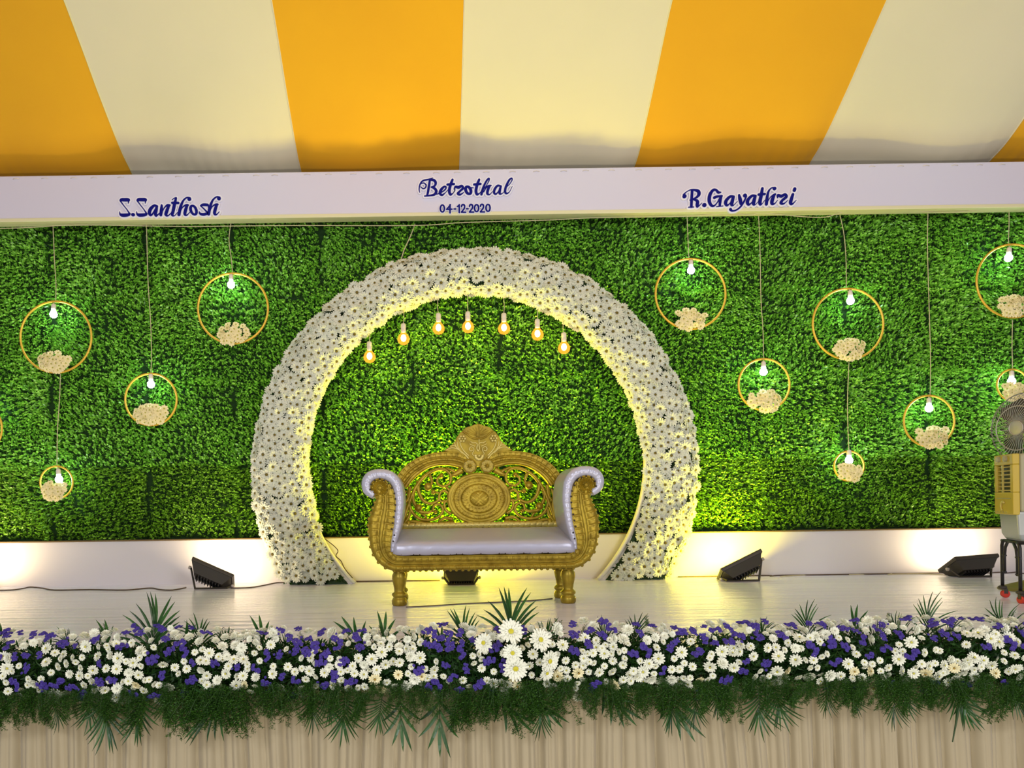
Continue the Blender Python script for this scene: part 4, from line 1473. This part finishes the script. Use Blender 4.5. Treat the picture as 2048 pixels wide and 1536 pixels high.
st = empty('cooler_stand', (cc.x, cc.y, 0), 'black tubular stand with red castors carrying the air cooler', 'stand')
zt = cz0 - 0.012
mb = MB()
cor = [A + U * u + V * v for (u, v) in ((0.02, 0.02), (UL - 0.0, 0.02), (UL - 0.0, VL - 0.02), (0.02, VL - 0.02))]
mb.tube([c + UP * zt for c in cor], 0.013, 8, closed=True)
mb.build('top_frame', M_black2, st, smooth=True)
for ci_, c in enumerate(cor):
    zc = 0.10
    inward = (cor[(ci_ + 1) % 4] - c).normalized() if ci_ % 2 == 0 else (cor[ci_ - 1] - c).normalized()
    mb = MB()
    mb.tube([c + UP * 0.085, c + UP * 0.25, c + UP * (zt - 0.04), c + inward * 0.015 + UP * (zt - 0.01), c + inward * 0.05 + UP * zt], 0.0125, 8)
    mb.tube([c + inward * 0.05 + UP * 0.20, c + inward * 0.05 + UP * (zt - 0.12), c + inward * 0.07 + UP * (zt - 0.05), c + inward * 0.12 + UP * (zt - 0.005)], 0.011, 8)
    mb.build('leg', M_black2, st, smooth=True)
    for z in (0.21, 0.34):
        MB().tube([c + UP * z - inward * 0.02, c + UP * z + inward * 0.08], 0.008, 6).build('clamp', M_black2, st)
    MB().lathe([(0.02, 0), (0.030, 0.006), (0.030, 0.02), (0.02, 0.026)], 12, c + UP * 0.07).build('castor_plate', M_black, st)
    wa = (Vector((1, 0.15, 0)) if ci_ != 1 else Vector((0.3, 1, 0))).normalized()
    wc = c + UP * 0.030 + (Vector((0.02, 0, 0)) if ci_ == 1 else Vector((0, -0.012, 0)))
    cst = MB()
    for s in (-1, 1):
        cst.lathe([(0.018, -0.002), (0.028, 0.0), (0.030, 0.004), (0.030, 0.011), (0.026, 0.015), (0.008, 0.017)], 18, wc + wa * (0.004 * s), wa * s)
    cst.build('castor', M_red, st, smooth=False)
    MB().obox(wc + UP * 0.022, wa, UP.cross(wa), UP, (0.021, 0.014, 0.020)).build('castor_fork', M_black, st)

# pedestal fan behind the cooler
FC = Vector((5.03, 6.55, 1.375))
fan = empty('pedestal_fan', (FC.x, FC.y, 0), 'pedestal fan with round wire guard standing behind the air cooler', 'fan')
AXF = Vector((-0.97, -0.24, 0.0)).normalized()
E1 = UP
E2 = AXF.cross(E1).normalized()
RG = 0.30
mb = MB()
for k in range(54):
    a = 2 * PI * k / 54
    rad = E1 * math.cos(a) + E2 * math.sin(a)
    tw = -E1 * math.sin(a) + E2 * math.cos(a)
    fr = [FC + rad * (RG * q) + tw * (0.05 * math.sin(PI * q)) + AXF * (0.10 * math.sqrt(max(0, 1 - q ** 3))) for q in (0.2, 0.4, 0.6, 0.8, 0.93, 1.0)]
    mb.tube(fr, 0.0022, 4, caps=False)
for q in (0.2, 0.62, 1.0):
    off_ = 0.10 * math.sqrt(max(0, 1 - q ** 3))
    mb.tube([FC + (E1 * math.cos(2 * PI * k / 40) + E2 * math.sin(2 * PI * k / 40)) * RG * q + AXF * off_ for k in range(40)], 0.0045, 5, closed=True)
mb.build('front_guard', M_guard, fan)
mb = MB()
for k in range(44):
    a = 2 * PI * k / 44
    rad = E1 * math.cos(a) + E2 * math.sin(a)
    fr = [FC + rad * (RG * q) - AXF * (0.13 * math.sqrt(max(0, 1 - q ** 3))) for q in (0.25, 0.5, 0.75, 0.93, 1.0)]
    mb.tube(fr, 0.0022, 4, caps=False)
for q in (0.25, 0.65, 1.0):
    off_ = -0.13 * math.sqrt(max(0, 1 - q ** 3))
    mb.tube([FC + (E1 * math.cos(2 * PI * k / 40) + E2 * math.sin(2 * PI * k / 40)) * RG * q + AXF * off_ for k in range(40)], 0.0045, 5, closed=True)
mb.build('rear_guard', M_guard, fan)
MB().lathe([(0.02, 0.104), (0.055, 0.10), (0.06, 0.094), (0.03, 0.09)], 18, FC, AXF).build('guard_badge', M_guard, fan)
for k in range(3):
    a0 = k * 2 * PI / 3 + 0.5
    vs = []
    for rr, wd_, tw_ in ((0.05, 0.25, 0.02), (0.15, 0.55, 0.035), (0.23, 0.55, 0.03), (0.265, 0.3, 0.02)):
        for s in (-1, 1):
            a = a0 + s * wd_
            vs.append(FC + (E1 * math.cos(a) + E2 * math.sin(a)) * rr + AXF * tw_ * s)
    MB().add(vs + [v - AXF * 0.003 for v in vs], [(0, 1, 3, 2), (2, 3, 5, 4), (4, 5, 7, 6), (8, 10, 11, 9), (10, 12, 13, 11), (12, 14, 15, 13), (0, 2, 10, 8), (2, 4, 12, 10), (4, 6, 14, 12), (1, 9, 11, 3), (3, 11, 13, 5), (5, 13, 15, 7), (6, 7, 15, 14), (0, 8, 9, 1)]).build('blade', M_black, fan)
MB().lathe([(0.05, -0.26), (0.075, -0.24), (0.08, -0.14), (0.05, -0.11), (0.045, 0.03), (0.02, 0.05)], 18, FC, AXF).build('motor', M_black2, fan, smooth=True)
pb = FC - AXF * 0.18
MB().tube([(pb.x, pb.y, 0.05), (pb.x, pb.y, 0.7), (pb.x, pb.y, FC.z - 0.06)], 0.018, 10).build('pole', M_guard, fan, smooth=True)
MB().lathe([(0.26, 0.0), (0.26, 0.012), (0.20, 0.035), (0.06, 0.085), (0.03, 0.10), (0.03, 0.16)], 28, (pb.x - 0.08, pb.y, 0.0)).build('base', mat('fan_base_olive', (0.16, 0.13, 0.02), 0.5), fan, smooth=True)

# ---------------------------------------------------------------- flower garland on the stage edge
GY, GZ = 4.30, -0.035
gar = empty('flower_garland', (0.5, GY, GZ), 'long garland of white chrysanthemums, purple statice and ferns along the stage edge', 'garland')
GL = wloc(gar)
# dark foliage bed
mb = MB()
mb.use_t = True
for i in range(30000):
    x = rnd.uniform(-2.75, 3.75)
    a = rnd.uniform(-1.3, 1.35)
    rr = rnd.uniform(0.6, 0.97)
    c = Vector((x, GY - 0.135 * rr * math.cos(a), GZ - 0.03 + 0.15 * rr * math.sin(a)))
    d = Vector((rnd.gauss(0, 1), -0.5 + rnd.gauss(0, .6), rnd.gauss(0.2, 1))).normalized()
    sd = d.cross(Vector((rnd.gauss(0, 1), 1, rnd.gauss(0, 1)))).normalized() * rnd.uniform(.004, .008)
    ln = rnd.uniform(0.03, 0.055)
    mb.add([c, c + d * ln * .5 + sd, c + d * ln, c + d * ln * .5 - sd], [(0, 1, 2, 3)], 0, rnd.random() ** 2 * 0.35)
tag(mb.build('foliage_bed', M_fern, gar), kind='stuff')
MB().box((-2.8, GY - 0.06, GZ - 0.10), (3.8, GY + 0.06, GZ + 0.03)).build('foam_bed', M_stem, gar)


def stat_mb(seed):
    r = random.Random(seed)
    mb = MB()
    for k in range(9):
        c = Vector((r.gauss(0, .42), r.gauss(0, .42), r.uniform(0, .35)))
        R = r.uniform(.26, .40)
        vs, fs = [], []
        n = 7
        for ring, (rr, z) in enumerate(((0.5, -.1), (1.0, .25), (0.72, .6), (0.28, .5))):
            for j in range(n):
                a = 2 * PI * (j + ring * 0.5) / n
                q = R * rr * r.uniform(.75, 1.25)
                vs.append(c + Vector((q * math.cos(a), q * math.sin(a), R * z * r.uniform(.7, 1.3))))
        for ring in range(3):
            for j in range(n):
                j2 = (j + 1) % n
                fs.append((ring * n + j, ring * n + j2, (ring + 1) * n + j2, (ring + 1) * n + j))
        fs.append(tuple(3 * n + j for j in range(n)))
        mb.add(vs, fs)
    return mb


stat_me = [stat_mb(s).mesh('statice', M_purple) for s in (1, 2, 3, 4)]
gpts = []


def gar_surface(x, a, lift=0.0):
    """a = angle on the bulging front of the garland: -0.9 low front .. 1.6 top back"""
    bump_ = 0.012 * math.sin(x * 3.1) + 0.010 * math.sin(x * 7.7 + 1)
    ry, rz = 0.155 + lift, 0.185 + lift + bump_
    c = Vector((x, GY - ry * math.cos(a), GZ - 0.03 + rz * math.sin(a)))
    n = Vector((0, -math.cos(a), math.sin(a)))
    return c, n


def near(p, r, k=0.60):
    return any(abs(p.x - q[0].x) < 0.13 and (p - q[0]).length < k * (r + q[1]) for q in gpts)


# space kept for the big gerberas of the centre piece
gerb = [(1022, 1264, 27), (1080, 1280, 25), (1025, 1306, 21), (1031, 1336, 27), (968, 1286, 21), (1098, 1322, 23), (1093, 1346, 17)]
gpos = [W(x, y, 4.08) for x, y, r_ in gerb]
for p in gpos:
    gpts.append((Vector((p.x, GY - 0.12, p.z)), 0.05))
nst = 0
tries = 0
while nst < 205 and tries < 9000:
    tries += 1
    x = rnd.uniform(-2.55, 3.5)
    # statice grows in drifts
    if mn.noise(Vector((x * 2.3, 0, 0))) + rnd.uniform(-.35, .5) < 0:
        continue
    a = rnd.choice((rnd.uniform(-0.75, 1.4), rnd.uniform(0.4, 1.45)))
    c, n = gar_surface(x, a, 0.022)
    r_ = rnd.uniform(0.026, 0.044)
    if near(c, r_, 0.7):
        continue
    gpts.append((c, r_))
    o = link('statice', rnd.choice(stat_me), gar)
    place(o, c - GL, (n + Vector((rnd.gauss(0, .2), rnd.gauss(0, .2), rnd.gauss(0, .2)))).normalized(), rnd.random() * 6, r_)
    nst += 1
chs = []
tries = 0
while tries < 16000:
    tries += 1
    x = rnd.uniform(-2.55, 3.5)
    a = rnd.uniform(-0.85, 1.5)
    r_ = rnd.choice((0.020, 0.025, 0.029, 0.032, 0.037))
    c, n = gar_surface(x, a, rnd.uniform(0.0, 0.03))
    if near(c, r_, 0.78 + 0.40 * mn.noise(Vector((x * 4, a * 2, 3)))) or (a > -0.5 and rnd.random() < 0.6 and mn.noise(Vector((x * 3, a * 3, 9))) > 0.05):
        continue
    if a < -0.5 and rnd.random() < 0.45:
        continue
    gpts.append((c, r_))
    chs.append((c, n, r_, a))
chs.sort(key=lambda q: -(q[2] + (0.01 if -2.4 < q[0].x < 3.3 else 0)))
fill = MB()
for i, (c, n, r_, a) in enumerate(chs):
    dv = (n + Vector((rnd.gauss(0, .45), -0.2, rnd.gauss(0, .45)))).normalized()
    top = a > 0.8
    if i < 300:
        me = rnd.choice(pom_me if (top or rnd.random() < 0.2) else (ivory_me if (a < -0.1 and rnd.random() < 0.5) else chry_me))
        o = link('chrysanthemum', me, gar)
        place(o, c - GL, dv, rnd.random() * 6, r_)
    else:
        fill.merge(rnd.choice(pom_mbs if top else chry_mbs), matrix_of(c, dv, rnd.random() * 6, r_))
tag(fill.build('chrysanthemum_fill', [M_petal, M_chryc], gar), kind='stuff')
print('GARLAND', nst, len(chs))


def fern_mb(seed, L=0.30):
    r = random.Random(seed)
    mb = MB()
    mb.use_t = True
    # plume hanging along -Z, leaning to -Y
    for st_ in range(4):
        ax = Vector((r.uniform(-.35, .35), r.uniform(-.2, .05), -1)).normalized()
        pts_ = []
        Ls = L * r.uniform(.6, 1.0)
        for i in range(24):
            t = i / 23
            p = ax * (Ls * t) + Vector((0.02 * math.sin(t * 3 + st_), -0.05 * math.sin(t * PI * .8), 0))
            pts_.append(p)
            wd = 0.055 * (1 - t * 0.75)
            for k in range(3):
                a = r.uniform(0, 2 * PI)
                d = Vector((math.cos(a), math.sin(a) * .6, -0.5)).normalized()
                tipb = p + d * wd
                for m_ in range(4):
                    b = p + d * wd * (0.25 + 0.25 * m_)
                    dd = (d * 0.6 + Vector((r.gauss(0, 1), r.gauss(0, 1), r.gauss(0, 1)))).normalized() * 0.014
                    sd = dd.cross(Vector((1, .3, .2))).normalized() * 0.0024
                    mb.add([b - sd, b + sd, b + dd], [(0, 1, 2)], 0, r.random())
                sd = d.cross(ax).normalized() * 0.0008
                mb.add([p - sd, p + sd, tipb], [(0, 1, 2)], 0, r.random() * .4)
        for i in range(23):
            sd = Vector((0.0012, 0, 0))
            mb.add([pts_[i] - sd, pts_[i] + sd, pts_[i + 1] + sd, pts_[i + 1] - sd], [(0, 1, 2, 3)], 0, 0.3)
    return mb


fern_me = [fern_mb(s).mesh('fern_spray', M_fern) for s in range(5)]
for i in range(270):
    x = -2.6 + 6.2 * (i + rnd.random()) / 270
    dens = mn.noise(Vector((x * 1.3, 5, 0))) + 0.55
    o = link('fern_spray', rnd.choice(fern_me), gar)
    o.location = Vector((x, GY - 0.14 - rnd.uniform(0, .05), GZ - 0.10 + rnd.uniform(-.05, .03))) - GL
    s_c = rnd.uniform(0.5, 0.95) * (0.6 + 0.45 * max(0, min(1, dens)))
    o.scale = (s_c * 1.15, s_c, s_c)
    o.rotation_euler = (rnd.uniform(-.15, .3), rnd.uniform(-.5, .5), rnd.uniform(-.5, .5))
# small filler sprays standing up between the flowers
for i in range(34):
    x = -2.6 + 6.2 * (i + rnd.random()) / 34
    o = link('fern_spray', rnd.choice(fern_me), gar)
    o.location = Vector((x, GY + 0.03, GZ + 0.04)) - GL
    sc_ = rnd.uniform(.35, .6)
    o.scale = (sc_, sc_, sc_)
    o.rotation_euler = (PI + rnd.uniform(-.3, .3), rnd.uniform(-.4, .4), rnd.uniform(-.5, .5))


def palm_mb(seed, n=9, L=0.26, fan=1.1, wd=0.011, stem=0.10):
    """frond along +Z (rachis) with leaflets on both sides, faces -Y"""
    r = random.Random(seed)
    mb = MB()
    mb.use_t = True
    rl_ = stem + 0.12
    mb.tube([(0, 0, 0), (0, -0.01, rl_ * .5), (0, -0.005, rl_)], [0.004, 0.003, 0.0015], 5)
    mb.t = [0.2] * len(mb.v)
    for k in range(n):
        f_ = k / (n - 1)
        for s in ((-1, 1) if k < n - 1 else (0,)):
            base = Vector((0, -0.008, stem * 0.4 + (rl_ - stem * 0.4) * f_))
            ang = fan * (1 - f_ * 0.85) * s + r.uniform(-.08, .08)
            ln = L * (0.65 + 0.35 * math.sin(PI * (0.25 + 0.6 * f_))) * r.uniform(.85, 1.08)
            tone = r.uniform(.2, 1.0)
            P_ = []
            droop = r.uniform(0.02, 0.09)
            for i in range(6):
                t = i / 5
                a = ang * (1 + 0.25 * t)
                P_.append(base + Vector((math.sin(a) * ln * t, -droop * t * t, math.cos(a) * ln * t - (0.25 * ln * t * t) * abs(math.sin(ang)))))
            vs, fs = [], []
            for i, p in enumerate(P_):
                t = i / 5
                d = (P_[min(i + 1, 5)] - P_[max(i - 1, 0)]).normalized()
                sd = d.cross(Vector((0, -1, 0.0))).normalized()
                h = wd * (math.sin(PI * min(1, t * 0.85 + 0.15)) ** 0.8) + 0.0005
                vs += [p - sd * h, p + Vector((0, 0.003, 0)), p + sd * h]
            for i in range(5):
                a = i * 3
                fs += [(a, a + 1, a + 4, a + 3), (a + 1, a + 2, a + 5, a + 4)]
            mb.add(vs, fs, 0, tone)
    return mb


palm_me = [palm_mb(1, 8, 0.27, 0.75, 0.008).mesh('palm_frond', M_palm), palm_mb(2, 10, 0.22, 1.05, 0.006).mesh('palm_frond', M_palm), palm_mb(3, 4, 0.26, 0.6, 0.012).mesh('palm_frond', M_palm), palm_mb(4, 9, 0.2, 0.9, 0.0045).mesh('palm_frond', M_palm)]


def palm(px, py, d, ang, tilt, sc, v, parent=gar):
    """base of the frond at a photo position; ang = lean in the picture plane from straight up (deg, + right)"""
    c = W(px, py, d)
    o = link('palm_frond', palm_me[v], parent)
    o.location = c - wloc(parent)
    o.rotation_mode = 'QUATERNION'
    o.rotation_quaternion = Quaternion((0, 1, 0), math.radians(ang)) @ Quaternion((1, 0, 0), math.radians(tilt))
    o.scale = (sc, sc, sc)


# upright fronds behind the flowers
for (px, py, ang, sc, v) in [(150, 1320, -20, .55, 1), (215, 1320, 5, .62, 2), (300, 1325, 10, .95, 0), (345, 1330, 35, .75, 2), (405, 1325, -5, .75, 1), (440, 1320, 20, .55, 1), (525, 1325, 0, .70, 2), (560, 1325, 18, .5, 1),
                            (735, 1320, -28, .72, 2), (762, 1320, 8, .70, 2), (850, 1320, -25, .55, 2), (880, 1320, 5, .5, 2), (940, 1315, -15, .72, 0), (1022, 1315, 0, 1.0, 0), (1068, 1320, 28, .72, 1), (1225, 1315, -22, .7, 3), (1262, 1315, 10, .75, 3), (1330, 1315, 5, .45, 1),
                            (1520, 1305, 5, .55, 1), (1620, 1305, -8, .85, 3), (1640, 1305, 25, .55, 3), (1712, 1300, 0, .65, 2), (1745, 1300, 15, .55, 3), (1820, 1300, -35, .75, 3), (1855, 1300, 0, .92, 3), (1885, 1300, 22, .6, 3), (2035, 1290, -35, .85, 3), (-10, 1320, 20, .6, 2)]:
    palm(px, py, GY + 0.03, ang, rnd.uniform(-4, 10), sc, v)
# hanging fronds below
for (px, py, ang, sc, v) in [(60, 1370, 188, .55, 1), (105, 1385, 165, .62, 3), (180, 1380, 185, .72, 1), (205, 1385, 172, .78, 0), (280, 1385, 183, .80, 0), (320, 1385, 160, .62, 3), (385, 1380, 130, .6, 3), (470, 1375, 228, .9, 0), (500, 1385, 205, .75, 3), (620, 1380, 175, .75, 3), (640, 1385, 150, .55, 1), (690, 1385, 185, .85, 1),
                            (765, 1390, 190, .70, 1), (800, 1395, 178, .72, 2), (880, 1390, 182, .95, 2), (930, 1395, 205, .68, 3), (985, 1385, 135, .72, 2), (990, 1385, 232, .5, 2), (1060, 1380, 140, .66, 2), (1085, 1390, 185, .70, 3), (1200, 1370, 140, .7, 2), (1235, 1370, 150, .66, 3), (1330, 1370, 155, .85, 2), (1340, 1370, 180, .8, 3),
                            (1395, 1370, 190, .8, 3), (1430, 1370, 170, .62, 1), (1515, 1365, 182, .88, 1), (1545, 1365, 165, .7, 1), (1660, 1360, 195, .62, 3), (1690, 1360, 160, .6, 3), (1790, 1365, 185, .78, 3), (1800, 1360, 170, .6, 1), (1895, 1360, 155, .82, 1), (1925, 1360, 178, .66, 2), (2000, 1350, 150, .78, 3), (2040, 1350, 165, .7, 1)]:
    palm(px, py, GY - 0.13, ang, rnd.uniform(-3, 10), sc * rnd.uniform(.82, 1.02), v)
# a bare dark stick poking out of the garland
mb = MB().tube([W(1925, 1385, 4.12), W(1915, 1430, 4.11), W(1905, 1484, 4.10)], [0.006, 0.006, 0.003], 6)
mb.build('bare_twig', M_stem, gar)

# centre piece of gerberas
gb = empty('gerbera_bouquet', (gpos[0].x, 4.1, 0), 'cluster of large white gerberas at the middle of the garland', 'bouquet')
for (px, py, rp_), p in zip(gerb, gpos):
    dv = Vector(((px - 1030) / 130, -1, (1310 - py) / 110 + 0.1)).normalized()
    o = link('gerbera', gerb_me, gb)
    place(o, p - wloc(gb), dv, rnd.random() * 6, rp_ / F * 4.08)
    mb = MB().tube([p - dv * 0.004, p - dv * 0.03 + Vector((0, 0.05, -0.02)), Vector((p.x * 0.6 + gpos[0].x * 0.4, GY - 0.03, GZ - 0.01))], 0.004, 5)
    mb.build('stem', M_stem, gb)
